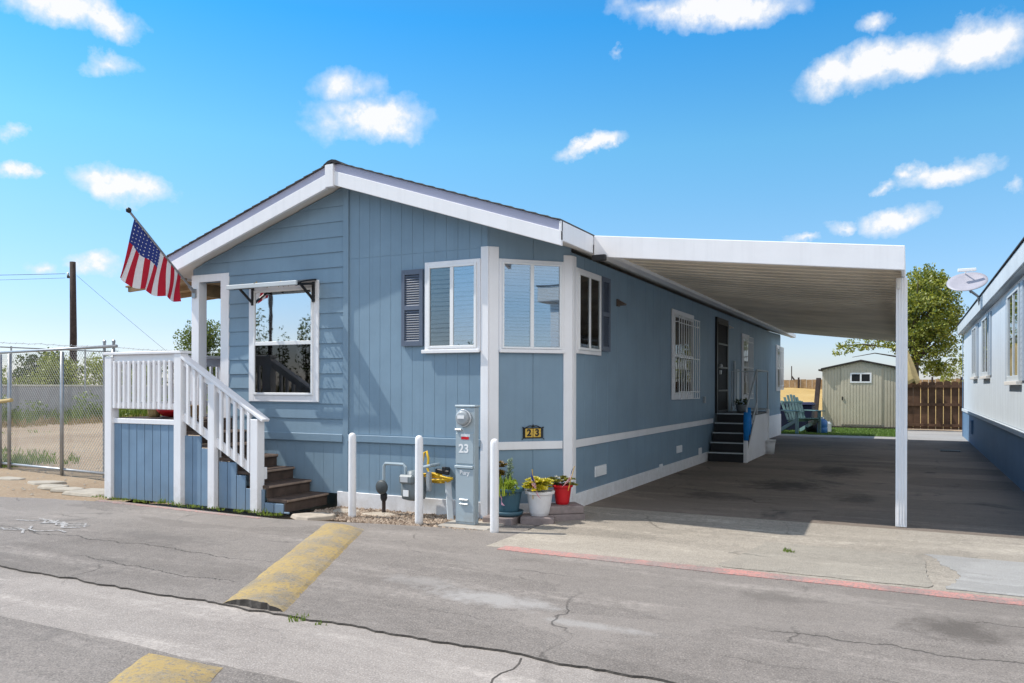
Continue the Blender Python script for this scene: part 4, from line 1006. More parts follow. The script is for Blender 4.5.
# left distance: shrubs behind the block wall (wall runs along x=-32)
def shrub(name, label, x, y, z0, rx, ry, h, leaf, ls, dens, n, group, cat='shrub'):
    cl = []
    for _ in range(n):
        a = U(0, 6.28); r_ = math.sqrt(rnd()); zz = U(.1, 1)
        cl.append((Vector((x + rx * r_ * math.cos(a) * (1.1 - .5 * zz), y + ry * r_ * math.sin(a) * (1.1 - .5 * zz), z0 + h * zz * U(.75, 1))), (rx * U(.25, .45), ry * U(.25, .45), h * U(.12, .22))))
    tree(name, label, (x, y, z0), ([(x, y, z0), (x, y, z0 + h * .6)], [.06, .03]), [([(x, y, z0 + h * .2), (x + rx * .5 * math.cos(k), y + ry * .5 * math.sin(k), z0 + h * .8)], [.03, .01]) for k in range(5)], cl, leaf, ls, dens, group, cat)
random.seed(23)
for i, (y, rx, h, lf, lab) in enumerate(((16.6, 1.2, 2.7, 'leaf_bush', 'yellow green shrub behind the wall at the left edge of the photo'), (18.6, 1.3, 2.5, 'leaf_bush', 'broad yellow green shrub behind the wall between the two gate uprights'), (20.4, 1.1, 2.4, 'leaf_bush', 'low yellow green shrub behind the wall left of the dark utility pole'), (22.4, 1.4, 2.9, 'leaf_bush', 'tall yellow green shrub behind the wall right of the dark utility pole'), (24.5, 1.2, 2.8, 'leaf_bush', 'yellow green shrub behind the wall beside the white deck post'), (26.8, 1.3, 2.5, 'leaf_bush', 'yellow green shrub behind the wall and the deck railing'))):
    shrub('shrub', lab, -34.2 + U(-.4, .4), y, -.1, rx, 1.3, h, lf, .13, 2.0, 46, 'shrubs behind the block wall')
for i, (x, y, rx, h, lab) in enumerate(((-62, 33, 3.0, 4.6, 'distant dark green tree behind the shrubs at far left'), (-60, 39, 2.6, 4.3, 'distant dark green tree left of the dark utility pole'), (-58, 45.5, 2.4, 4.2, 'distant low dark tree above the white deck rail'), (-68, 61, 3.0, 9.4, 'distant bright green tree left of the white porch post'), (-63.5, 62, 2.7, 8.0, 'distant bright green tree seen through the porch opening'), (-60, 63, 2.4, 9.0, 'distant green tree beside the porch opening trim'))):
    shrub('distant_tree', lab, x, y, -.2, rx, rx, h, 'leaf_far' if i > 2 else 'leaf_dark', .26, 2.0, 46, 'distant trees beyond the lot', 'tree')

for i, (x, y, rx, h, lab) in enumerate(((-40.6, -26, .9, 7.0, 'street tree across the road mirrored at the left of the front window'), (-38.4, -26, .6, 5.6, 'low street tree across the road mirrored in the front window'), (-36.3, -26, .8, 6.6, 'street tree across the road mirrored at the right of the front window'), (-50, -27, 2.6, 4.2, 'broad street tree across the road beyond the mirrored trees'), (-24, -27, 2.4, 4.2, 'rounded street tree across the road behind the camera'))):
    shrub('street_tree', lab, x, y, -.13, rx, rx, h, 'leaf_dark', .2, 1.6, 40, 'trees across the road', 'tree')
hd = MB(); random.seed(77)
for i in range(240): clump(hd, (U(-60, 0), -23 + U(-.8, .8), U(.2, 1.5)), (.6, .5, .35), 40, .22)
o = tag(hd.build('hedge', M['leaf_dark']), 'long dark hedge across the road behind the camera', 'hedge')
# ------------------------------------------------------------------ LEFT LOT: wall, fences, pole
wl = thing('block_wall', 'long grey block wall across the back of the dirt lot', 'wall', (-32.2, 24, 0))
b = MB(); b.box(-32.4, -32.0, 8, 70, -.2, 1.38); b.build('blocks', M['conc_wall'], wl)
b = MB(); b.box(-32.44, -31.96, 8, 70, 1.381, 1.45); b.build('cap', M['conc_cap'], wl, bevel=.01)
def chainlink(mb, A, B, z0, z1, pitch=.075, r=.0026):
    A = Vector(A); B = Vector(B); L = (B - A).length; d = (B - A) / L; H = z1 - z0
    k = -int(H / pitch) - 1
    while k * pitch < L:
        for s_ in (1, -1):
            u0 = k * pitch; u1 = u0 + H; za, zb = (z0, z1) if s_ > 0 else (z1, z0)
            a0 = max(u0, 0); a1 = min(u1, L)
            if a1 - a0 > .02:
                q0 = A + d * a0; q1 = A + d * a1
                mb.tube([(q0.x, q0.y, za + (zb - za) * (a0 - u0) / H), (q1.x, q1.y, za + (zb - za) * (a1 - u0) / H)], r, 3, cap=False)
        k += 1
ga = thing('chain_link_gate', 'galvanised chain link gate across the lot entrance left of the deck', 'gate', (-12.6, 8.4, -.04))
gA, gB = Vector((-16.5, 8.85, 0)), Vector((-11.0, 8.22, 0)); gl = lambda x: gA.lerp(gB, (x + 16.5) / 5.5)
b = MB()
for z in (2.02, .02): b.tube([(gA.x, gA.y, z - .02), (gB.x, gB.y, z + .015)], .024, 8)
b.build('frame', M['steel'], ga, smooth=True)
for x in (-14.66, -14.32, -12.55, -11.05):
    q = gl(x); b = MB(); b.tube([(q.x, q.y - .03, -.06), (q.x, q.y - .03, 1.98)], .030 if x < -12 else .024, 8); b.build('upright', M['steel'], ga, smooth=True)
b = MB(); chainlink(b, (gA.x, gA.y + .03, 0), (gB.x, gB.y + .03, 0), .04, 1.98); b.build('chain_link', M['wire'], ga)
q = gl(-14.45); b = MB(); b.tube([(q.x - .25, q.y - .06, 1.12), (q.x + .22, q.y - .06, 1.16)], .035, 8); b.build('latch', M['tarp'], ga)
q = gl(-11.42)
for dx in (0, .22):
    b = MB(); b.tube([(q.x + dx, q.y + .05, -.05), (q.x + dx, q.y + .05, 2.10)], .022, 8); b.lathe((q.x + dx, q.y + .05, 2.10), [(.026, 0), (.026, .03), (.012, .045)], 8); b.build('hinge_post', M['steel'], ga)
# far fence with barbed wire just in front of the block wall
ff = thing('far_fence', 'tall wire fence with barbed wire in front of the block wall', 'fence', (-31.2, 22, 0))
for i in range(12):
    b = MB(); y = 9.5 + i * 3.1; b.tube([(-31.3, y, -.1), (-31.3, y, 2.95)], .035, 6); b.build('post', M['steel'], ff)
b = MB(); b.tube([(-31.3, 9.5, 2.9), (-31.3, 44, 2.9)], .025, 6); b.build('top_rail', M['steel'], ff)
b = MB()
for z in (3.08,):
    pts = [(-31.3 + U(-.02, .02), 9.5 + .25 * i, z + U(-.03, .03)) for i in range(138)]; b.tube(pts, .010, 3)
    for p in pts[::1]: b.tube([(p[0], p[1] - .04, p[2] - .05), (p[0], p[1] + .04, p[2] + .05)], .008, 3)
b.build('barbed_wire', M['wire'], ff)
def upole(x, y, r, h, name, label, arm=True):
    t = thing(name, label, 'utility pole', (x, y, 0)); b = MB(); b.tube([(x, y, -.2), (x + .05, y, h * .5), (x - .03, y, h)], [r * 1.15, r, r * .85], 9); b.build('pole', M['pole_wood'], t, smooth=True)
    if arm:
        b = MB(); b.beam((x - .30, y - .15, h - .9), (x + .05, y + .02, h - .9), .10, .12); b.build('bracket', M['pole_wood'], t)
        for q in ((x - .26, y - .13, h - .83),):
            b = MB(); b.lathe(q, [(.05, 0), (.07, .06), (.04, .12), (.06, .16), (.02, .2)], 8); b.build('insulator', M['steel'], t)
    return t
upole(-44.0, 30.0, .19, 8.7, 'utility_pole', 'tall dark wooden utility pole rising behind the block wall')
upole(-42.5, 24.6, .16, 3.9, 'short_pole', 'short grey pole standing behind the shrubs', False)
pole2 = upole(-38.6, -25.0, .12, 9.0, 'utility_pole', 'utility pole across the road mirrored in the front window', False)
def wire(p0, p1, sag, r, label):
    b = MB(); P0, P1 = Vector(p0), Vector(p1); b.tube([P0.lerp(P1, t / 24) - Vector((0, 0, sag * 4 * (t / 24) * (1 - t / 24))) for t in range(25)], r, 4); tag(b.build('power_line', M['pole_wood']), label, 'power line')
wire((-44.4, 29.8, 8.0), (-95, 5, 8.6), .5, .013, 'upper power line running left from the utility pole')
wire((-44.4, 29.8, 7.75), (-95, 5, 8.2), .6, .009, 'lower power line running left from the utility pole')
wire((-43.8, 30.1, 7.9), (-40, 38, .5), .1, .008, 'thin guy line slanting down to the right of the utility pole')
# weeds at the foot of the wall and by the gate
random.seed(5)
b = MB()
for i in range(360):
    y = U(12, 40); x = -31.6 + U(0, 2.6) * rnd(); blades(b, x, y, -.1, 22, .35, U(.3, .75), .05, .6)
for i in range(26): 
    y = U(14, 32); clump(b, (-31.0 + U(-.3, .8), y, U(.3, .8)), (.5, .6, .45), 160, .12)
tag(b.build('weeds', M['leaf_weed']), 'green weeds growing along the foot of the block wall', 'weeds'); b_ = bpy.context.scene.objects
COL.objects['weeds']['kind'] = 'stuff'
b = MB()
for i in range(300): blades(b, -30.6 + U(-.9, 2.2), U(12, 40), -.1, 16, .45, U(.15, .38), .05, .9)
o = tag(b.build('dry_weeds', M['leaf_dry']), 'dry brown weeds in front of the green weeds in the lot', 'weeds'); o['kind'] = 'stuff'
b = MB()
for i in range(110):
    q = gl(U(-19, -14.2)); blades(b, q.x + U(-.5, .2), q.y + abs(U(0, 2.6)) * rnd() + .1, -.06, 14, .22, U(.06, .2), .022, .8)
for i in range(40): blades(b, U(-30, -16), U(9, 16), -.06, 8, .2, U(.05, .12), .02, .8)
o = tag(b.build('grass_patch', M['leaf_weed']), 'patch of green grass inside the lot by the gate', 'grass'); o['kind'] = 'stuff'
b = MB()
for i in range(70):
    x = U(-9.6, -6.3); blades(b, x, YD - .07 - abs(U(0, .14)) * rnd(), -.05, 7, .05, U(.015, .055) * (1.4 if -8.6 < x < -8.0 or -6.9 < x < -6.5 else .8), .014, .9)
o = tag(b.build('deck_weeds', M['leaf_weed']), 'short green weeds along the foot of the blue deck skirt', 'weeds'); o['kind'] = 'stuff'
b = MB(); blades(b, -3.45, 3.86, -.055, 40, .07, .035, .010, .9); blades(b, -3.25, 3.86, -.055, 16, .05, .025, .010, .9); blades(b, -.95, 7.35, -.05, 40, .05, .05, .012, .9)
o = tag(b.build('crack_weeds', M['leaf_weed']), 'tiny green weeds growing in cracks of the pavement', 'weeds'); o['kind'] = 'stuff'

# loose pale stones and stepping stones
def flatstone(x, y, z, rx, ry, h, rot, mat, name, label, cat, group):
    n = 8; a = []; bb = []
    for k in range(n):
        t = 2 * PI * k / n; q = U(.62, 1.12); px, py = rx * q * math.cos(t), ry * q * math.sin(t)
        X, Y = x + px * math.cos(rot) - py * math.sin(rot), y + px * math.sin(rot) + py * math.cos(rot)
        a.append((X, Y, z)); bb.append((x + (X - x) * .9, y + (Y - y) * .9, z + h * U(.85, 1.1)))
    m_ = MB(); m_.prism(a, bb); return tag(m_.build(name, M[mat], bevel=.01), label, cat, group)
for i, (x, y, rx, ry, lab) in enumerate(((-12.7, 7.62, .42, .2, 'leftmost pale flat rock outside the gate'), (-11.75, 7.58, .36, .2, 'pale flat rock second from the left outside the gate'), (-11.2, 7.35, .30, .2, 'pale flat rock third from the left outside the gate'), (-10.72, 7.25, .34, .22, 'pale flat rock second from the right outside the gate'), (-10.1, 7.2, .48, .30, 'largest pale flat rock beside the white deck post'))):
    flatstone(x, y, -.09, rx, ry, .05, U(-.3, .3), 'rock', 'flat_rock', lab, 'rock', 'pale flat rocks outside the gate')
for x, y, r1, r2, lab in ((-6.02, 7.02, .30, .25, 'stepping stone at the foot of the brown stairs'), (-5.92, 7.42, .26, .16, 'stepping stone against the white skirt beside the stairs'), (-5.45, 7.42, .24, .15, 'stepping stone behind the leftmost bollard')):
    flatstone(x, y, -.09, r1, r2, .055, .2, 'slabstone', 'stepping_stone', lab, 'stepping stone', 'stepping stones by the stairs')
b = MB(); b.box(-4.42, -3.82, 7.06, 7.46, -.09, -.028); tag(b.build('concrete_pad', M['concrete_pad'], bevel=.01), 'small concrete pad under the electric pedestal', 'concrete pad')
b = MB(); random.seed(9)
for i in range(3400):
    x = U(-6.25, -3.85); y = U(6.93, 7.72); s_ = U(.010, .026)
    if (x + 6.02) ** 2 / .09 + (y - 7.02) ** 2 / .06 < 1: continue
    q = Vector((x, y, -.062 + U(0, .012))); r_ = [U(.7, 1.3) * s_ for _ in range(6)]
    b.add([q + Vector((r_[0], 0, 0)), q + Vector((0, r_[1], 0)), q - Vector((r_[2], 0, 0)), q - Vector((0, r_[3], 0)), q + Vector((U(-.3, .3) * s_, U(-.3, .3) * s_, r_[4] * .8)), q - Vector((0, 0, r_[5]))], [(0, 1, 4), (1, 2, 4), (2, 3, 4), (3, 0, 4), (1, 0, 5), (2, 1, 5), (3, 2, 5), (0, 3, 5)])
m, nt, out = new_mat('gravel'); g = nt.nodes.new('ShaderNodeNewGeometry'); bsdf(nt, out, mixc(nt, g.outputs['Random Per Island'], (.16, .11, .075), (.48, .38, .29)), .9)
o = tag(b.build('gravel', m), 'tan and brown gravel under the gas meter', 'gravel'); o['kind'] = 'stuff'

# ------------------------------------------------------------------ GROUND
def dirt(name, ca, cb, cc):
    m, nt, out = new_mat(name); p = pos(nt)
    col = mixc(nt, ramp(nt, noise(nt, p, .35, 6, .65), .35, .65), ca, cb)
    col = mixc(nt, ramp(nt, noise(nt, p, 26, 4, .7), .52, .68, 0, .6), col, cc)
    col = mixc(nt, ramp(nt, noise(nt, p, 70, 3, .7), .30, .42, .55, 0), col, tuple(x * .35 for x in ca))
    bsdf(nt, out, col, .95, bump(nt, noise(nt, p, 40, 5, .7), .8, .02), 0, .2); return m
M['dirt'] = dirt('dirt_ground', (.29, .21, .138), (.39, .295, .20), (.48, .39, .29))
M['drygrass'] = dirt('dry_grass_slope', (.42, .27, .09), (.50, .34, .13), (.58, .44, .2))
b = MB(); R_ = 700
b.add([(-R_, -R_, -.13), (R_, -R_, -.13), (R_, R_, -.13), (-R_, R_, -.13)], [(0, 1, 2, 3)]); struct(b.build('ground', M['dirt']))
# dirt lot with slight relief
b = MB(); vs = []; fs = []; nx, ny = 150, 80
for j in range(ny + 1):
    for i in range(nx + 1):
        x = -45 + 36.0 * i / nx; y = 5.4 + 36 * (j / ny) ** 1.5
        z = -.075 + .02 * math.sin(x * 1.7 + y) * math.cos(y * 1.3) + U(-.006, .006)
        if y < 6.9 and x > -10.5: z -= .02
        vs.append((x, y, z))
for j in range(ny):
    for i in range(nx): fs.append((j * (nx + 1) + i, j * (nx + 1) + i + 1, (j + 1) * (nx + 1) + i + 1, (j + 1) * (nx + 1) + i))
b.add(vs, fs); struct(b.build('dirt_lot', M['dirt'], smooth=True))
# small loose stones over the lot
b = MB(); random.seed(31)
for i in range(2600):
    x = U(-26, -9.2); y = U(6.5, 18); s_ = U(.008, .03)
    if x > -9.7 and y > 6.8: continue
    q = Vector((x, y, -.07)); b.add([q + Vector((s_, 0, 0)), q + Vector((0, s_, 0)), q - Vector((s_, 0, 0)), q - Vector((0, s_, 0)), q + Vector((0, 0, s_ * .7))], [(0, 1, 4), (1, 2, 4), (2, 3, 4), (3, 0, 4)])
o = tag(b.build('pebbles', M['rock']), 'loose pebbles scattered over the dirt lot', 'pebbles'); o['kind'] = 'stuff'

# asphalt road, its ragged edges real thickness
m, nt, out, c_, h_ = asphalt('road_asphalt', (.166, .144, .127), (.226, .201, .180), .6, .32, seams=((4.95, .014, .35, .46), (4.35, .010, .45, .50), (2.2, .012, .4, .42), (1.4, .012, .4, .45), (5.7, .008, .5, .52)), spots=((-2.55, 4.8, .75, .22, (.38, .36, .34), .75), (-1.7, 4.55, .5, .10, (.36, .34, .32), .6), (-3.3, 5.0, .45, .2, (.34, .32, .30), .45), (.25, 5.45, .45, .35, (.07, .06, .052), .6), (-.8, 5.75, .35, .25, (.09, .08, .07), .4), (-6.5, 5.3, 1.0, .3, (.10, .09, .083), .4), (-1.0, 3.2, .9, .3, (.30, .28, .26), .4))); M['asphalt'] = m
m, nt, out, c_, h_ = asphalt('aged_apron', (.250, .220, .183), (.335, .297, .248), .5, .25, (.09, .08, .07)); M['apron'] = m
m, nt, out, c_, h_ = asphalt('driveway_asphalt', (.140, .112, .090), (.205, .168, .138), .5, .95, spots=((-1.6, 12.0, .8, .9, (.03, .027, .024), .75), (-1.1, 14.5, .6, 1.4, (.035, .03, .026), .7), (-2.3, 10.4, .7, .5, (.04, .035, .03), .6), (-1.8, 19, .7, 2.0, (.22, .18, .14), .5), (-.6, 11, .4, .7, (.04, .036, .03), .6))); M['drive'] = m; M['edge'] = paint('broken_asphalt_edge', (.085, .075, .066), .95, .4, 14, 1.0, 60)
m, nt, out, c_, h_ = asphalt('concrete_gutter', (.25, .22, .197), (.315, .283, .255), .3, .18, (.14, .12, .11)); M['gutter'] = m
m, nt, out, c_, h_ = asphalt('apron_patch', (.235, .208, .175), (.31, .28, .235), .6, .3, (.08, .075, .07)); M['apatch'] = m
m, nt, out, c_, h_ = asphalt('patch_concrete', (.27, .26, .245), (.31, .30, .285), .3, .1, (.2, .19, .18)); M['patch'] = m
def ragged(a, c, n, amp, seed):
    random.seed(seed); pts = []; w = 0
    for i in range(n + 1):
        t = i / n; w = w * .7 + U(-amp, amp); d = Vector((c[0] - a[0], c[1] - a[1])).normalized(); pts.append((a[0] + (c[0] - a[0]) * t - d.y * w, a[1] + (c[1] - a[1]) * t + d.x * w))
    return pts
def slab(name, top_pts, z0, z1, mat):
    b = MB(); n = len(top_pts); b.prism([(x, y, z0) for x, y in top_pts], [(x, y, z1) for x, y in top_pts], [0, 0] + [1] * n); return struct(b.build(name, [mat, M['edge']]))
# near lane
slab('road', ragged((-60, 3.03), (60, 3.03), 900, .010, 1)[::1] + [(60, -30), (-60, -30)], -.12, -.045, M['asphalt'])
# far lane up to the red line, meeting dirt at left
far = ragged((-60, 3.87), (60, 3.87), 2400, .016, 2)
back = [(60, 6.36), (-3.42, 6.36)] + ragged((-3.44, 6.4), (-3.46, 7.5), 30, .02, 71) + [(-3.75, 7.62), (-3.88, 7.02), (-4.45, 6.98), (-5.0, 6.88), (-6.2, 6.62), (-8.9, 6.70)] + ragged((-9.2, 6.55), (-13.5, 5.75), 40, .03, 3) + [(-20, 5.4), (-60, 5.2)]
slab('road', far + back, -.12, -.040, M['asphalt'])
slab('gutter', [(-60, 2.8), (60, 2.8), (60, 4.1), (-60, 4.1)], -.125, -.054, M['gutter'])
# apron (aged), ramping up to the driveway
def strip(name, x0, x1, ys, mat, nx=40):
    b = MB(); vs = []; fs = []
    for (y, z) in ys:
        for i in range(nx + 1): vs.append((x0 + (x1 - x0) * i / nx, y, z))
    for j in range(len(ys) - 1):
        for i in range(nx): fs.append((j * (nx + 1) + i, j * (nx + 1) + i + 1, (j + 1) * (nx + 1) + i + 1, (j + 1) * (nx + 1) + i))
    b.add(vs, fs); return struct(b.build(name, mat))
strip('apron', -3.46, 30, [(6.36, -.0385), (7.3, -.038), (7.8, -.034), (8.3, -.016), (8.82, -.001)], M['apron'])
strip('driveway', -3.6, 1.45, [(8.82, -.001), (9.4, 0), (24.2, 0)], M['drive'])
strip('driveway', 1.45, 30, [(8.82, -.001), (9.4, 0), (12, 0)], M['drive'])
strip('concrete_strip', -3.6, 2.6, [(24.2, -.003), (29.6, -.003)], M['patch'])
PP = ragged((.24, 6.52), (4, 6.55), 60, .01, 61) + ragged((4, 7.79), (.12, 7.79), 60, .008, 62) + ragged((.18, 7.7), (.34, 7.1), 16, .02, 63) + ragged((.36, 7.0), (.24, 6.6), 12, .02, 64)
b = MB(); b.prism([(x, y, -.037) for x, y in PP], [(x, y, -.031) for x, y in PP]); struct(b.build('concrete_patch', M['patch']))
b = MB(); E_ = ragged((-1.35, 6.50), (.12, 6.50), 30, .012, 51) + ragged((.16, 6.55), (.05, 8.2), 30, .012, 52) + ragged((0, 8.2), (-1.1, 8.15), 30, .012, 53) + ragged((-1.15, 8.1), (-1.38, 6.55), 30, .012, 54)
E_ = [q for q in E_ if q[1] < 7.75]
b.prism([(x, y, -.037) for x, y in E_], [(x, y, -.0325) for x, y in E_]); struct(b.build('asphalt_patch', M['apatch']))
# red fire lane line, worn
m, nt, out, col, h = asphalt('worn_red_paint', (.17, .155, .145), (.25, .23, .21), .5, .2)
p = pos(nt); wear = mth(nt, 'MULTIPLY', ramp(nt, noise(nt, p, 46, 6, .8), .42, .53), ramp(nt, noise(nt, p, 2.6, 5), .36, .54, .25, 1))
bs = [n for n in nt.nodes if n.type == 'BSDF_PRINCIPLED'][0]
nt.links.new(mixc(nt, mth(nt, 'MULTIPLY', wear, .92), col, (.56, .25, .215)), bs.inputs['Base Color']); M['redline'] = m
M['redfaint'] = m.copy(); 
for n in M['redfaint'].node_tree.nodes:
    if n.type == 'MATH' and n.operation == 'MULTIPLY' and abs(n.inputs[1].default_value - .92) < 1e-5: n.inputs[1].default_value = .55
b = MB(); L1 = ragged((-3.3, 6.27), (30, 6.29), 500, .007, 6); L2 = ragged((30, 6.46), (-3.3, 6.44), 500, .007, 7)
b.prism([(x, y, -.0395) for x, y in L1 + L2], [(x, y, -.0345) for x, y in L1 + L2]); struct(b.build('red_line', M['redline']))
b = MB(); L1 = ragged((-9.2, 6.58), (-6.4, 6.52), 120, .012, 8); L2 = ragged((-6.4, 6.59), (-9.2, 6.66), 120, .007, 9)
b.prism([(x, y, -.0405) for x, y in L1 + L2], [(x, y, -.0365) for x, y in L1 + L2]); struct(b.build('red_line', M['redfaint']))
# yellow speed humps
m, nt, out, col, h = asphalt('worn_yellow_paint', (.15, .14, .13), (.21, .20, .19), .55, .3)
p = pos(nt); wear = mth(nt, 'MULTIPLY', ramp(nt, noise(nt, p, 34, 5, .75), .36, .50), ramp(nt, noise(nt, p, 2.4, 5), .34, .54, .22, 1))
bs = [n for n in nt.nodes if n.type == 'BSDF_PRINCIPLED'][0]
nt.links.new(mixc(nt, mth(nt, 'MULTIPLY', wear, .9), col, mixc(nt, noise(nt, p, 3.0, 5), (.36, .25, .085), (.48, .345, .135))), bs.inputs['Base Color']); M['hump'] = m
def hump(name, q, label, seed):
    random.seed(seed); nu, nv = 40, 14; vs = []; fs = []; b = MB()
    for j in range(nu + 1):
        t = j / nu; A = Vector(q[0]).lerp(Vector(q[1]), t); B = Vector(q[3]).lerp(Vector(q[2]), t)
        for i in range(nv + 1):
            s_ = i / nv; P = A.lerp(B, s_); prof = math.sin(PI * s_) ** .7; e = min(1, (1 - t) / .10)
            vs.append((P.x + U(-.008, .008) * (i in (0, nv)), P.y + (U(-.012, .012) if j == 0 else 0), -.043 + .055 * prof * e ** .5 + U(-.001, .001)))
    for j in range(nu):
        for i in range(nv): fs.append((j * (nv + 1) + i, j * (nv + 1) + i + 1, (j + 1) * (nv + 1) + i + 1, (j + 1) * (nv + 1) + i))
    base = [(vs[i][0], vs[i][1], -.061) for i in range(nv + 1)]; k = len(vs)
    vs += base
    for i in range(nv): fs.append((i, k + i, k + i + 1, i + 1))
    b.add(vs, fs, [0] * (nu * nv) + [1] * nv)
    return tag(b.build(name, [M['hump'], M['edge']], smooth=False), label, 'speed hump', 'yellow speed humps')
hump('speed_hump', [(-4.12, 3.88), (-5.60, 6.72), (-4.96, 6.55), (-3.60, 3.90)], 'worn yellow speed hump running from the gutter to the gravel', 41)
o = hump('speed_hump', [(-1.9, -.6), (-3.72, 2.98), (-3.18, 3.0), (-1.3, -.6)], 'worn yellow speed hump at the bottom edge of the road', 42)
# drain grate, chalk scribble, white splashes
dg = MB(); dg.box(.62, 1.02, 20.0, 20.45, .004, .012)
for i in range(9): dg.box(.64 + i * .042, .66 + i * .042, 20.02, 20.43, .0121, .02)
tag(dg.build('drain_grate', M['black']), 'dark metal drain grate in the shaded driveway', 'drain grate')
m, nt, out, col, h = asphalt('faded_white_marks', (.13, .122, .118), (.19, .18, .175), .2, .1)
p = pos(nt); bs = [n for n in nt.nodes if n.type == 'BSDF_PRINCIPLED'][0]
nt.links.new(mixc(nt, ramp(nt, noise(nt, p, 30, 5, .8), .42, .56, 0, .75), col, (.60, .58, .56)), bs.inputs['Base Color']); M['chalk'] = m
b = MB(); random.seed(17)
def stroke(pts, w=.03, z=-.0375):
    for i in range(len(pts) - 1):
        p0, p1 = Vector((*pts[i], 0)), Vector((*pts[i + 1], 0)); d = (p1 - p0).normalized(); s_ = Vector((-d.y, d.x, 0)) * w / 2
        b.add([(p0.x - s_.x, p0.y - s_.y, z), (p1.x - s_.x, p1.y - s_.y, z), (p1.x + s_.x, p1.y + s_.y, z), (p0.x + s_.x, p0.y + s_.y, z)], [(0, 1, 2, 3)])
        z += .0001
for k in range(9):
    x, y = -8.3 + U(-.7, .7), 5.15 + U(-.3, .3)
    stroke([(x + .16 * i + U(-.03, .03), y + .09 * math.sin(i * U(1.5, 2.2) + k)) for i in range(5)], U(.02, .035), -.0378 + .0006 * k)
struct(b.build('paint_marks', M['chalk']))
b = MB()
for p_, w_ in (([(-1.86 + .02 * math.sin(i * 1.7), 3.02 + .0 + i * .084) for i in range(11)], .022),):
    stroke(p_, .010, -.0525)
struct(b.build('gutter_joint', M['edge']))
# turf strip
b = MB(); b.add([(-3.9, 25.3, .004), (-.1, 25.3, .004), (-.1, 29.7, .004), (-3.9, 29.7, .004)], [(0, 1, 2, 3)])
struct(b.build('turf_base', M['turf']))
b = MB(); random.seed(2)
for i in range(9000): blades(b, U(-3.9, -.1), U(25.3, 29.7), .004, 1, .02, .045, .02, .6)
o = tag(b.build('turf', M['turf']), 'bright green artificial turf in front of the shed', 'turf'); o['kind'] = 'stuff'
# dry slope behind the shed
b = MB(); vs = []; fs = []; nx = 60; ys = [(34, -.12), (38, -.02), (46, .35), (54, .9), (60, 1.3), (66, 1.42), (90, 1.2)]
for y, z in ys:
    for i in range(nx + 1): x = -30 + 60 * i / nx; vs.append((x, y, z + .05 * math.sin(x * .9 + y) + .04 * math.sin(x * 2.3)))
for j in range(len(ys) - 1):
    for i in range(nx): fs.append((j * (nx + 1) + i, j * (nx + 1) + i + 1, (j + 1) * (nx + 1) + i + 1, (j + 1) * (nx + 1) + i))
b.add(vs, fs); struct(b.build('hill', M['drygrass'], smooth=True))

# ------------------------------------------------------------------ LIGHT, SKY, CAMERA
SUN = Vector((-1, -.30, 1.38)).normalized()
sl_ = bpy.data.lights.new('sun', 'SUN'); sl_.energy = 5.0; sl_.angle = math.radians(.5); sl_.color = (1, .955, .88)
so = bpy.data.objects.new('sun', sl_); COL.objects.link(so); so.rotation_euler = SUN.to_track_quat('Z', 'Y').to_euler(); so.location = SUN * 60
W = bpy.data.worlds.new('World'); scene.world = W; W.use_nodes = True; nt = W.node_tree; nt.nodes.clear()
out = nt.nodes.new('ShaderNodeOutputWorld'); bg = nt.nodes.new('ShaderNodeBackground'); bg.inputs['Strength'].default_value = SKY_STRENGTH = .15
sky = nd(nt, 'ShaderNodeTexSky', sky_type='NISHITA'); sky.sun_disc = False; sky.sun_elevation = math.asin(SUN.z); sky.sun_rotation = math.atan2(SUN.x, SUN.y); sky.altitude = 100; sky.air_density = 1.0; sky.dust_density = .6; sky.ozone_density = 2.0
tc = nt.nodes.new('ShaderNodeTexCoord')
sx = nd(nt, 'ShaderNodeSeparateXYZ'); nt.links.new(tc.outputs['Generated'], sx.inputs[0])
az = mth(nt, 'ARCTAN2', sx.outputs[0], sx.outputs[1]); el = mth(nt, 'ARCSINE', sx.outputs[2])
cx = nd(nt, 'ShaderNodeCombineXYZ'); nt.links.new(az, cx.inputs[0]); nt.links.new(el, cx.inputs[1])
nz = nd(nt, 'ShaderNodeTexNoise'); nz.inputs['Scale'].default_value = 14; nz.inputs['Detail'].default_value = 7; nz.inputs['Roughness'].default_value = .62
nt.links.new(tc.outputs['Generated'], nz.inputs['Vector'])
nc = nd(nt, 'ShaderNodeVectorMath', operation='SUBTRACT'); nt.links.new(nz.outputs['Color'], nc.inputs[0]); nc.inputs[1].default_value = (.5, .5, .5)
wv = nd(nt, 'ShaderNodeVectorMath', operation='MULTIPLY_ADD'); nt.links.new(nc.outputs[0], wv.inputs[0]); wv.inputs[1].default_value = (.095, .062, 0); nt.links.new(cx.outputs[0], wv.inputs[2])
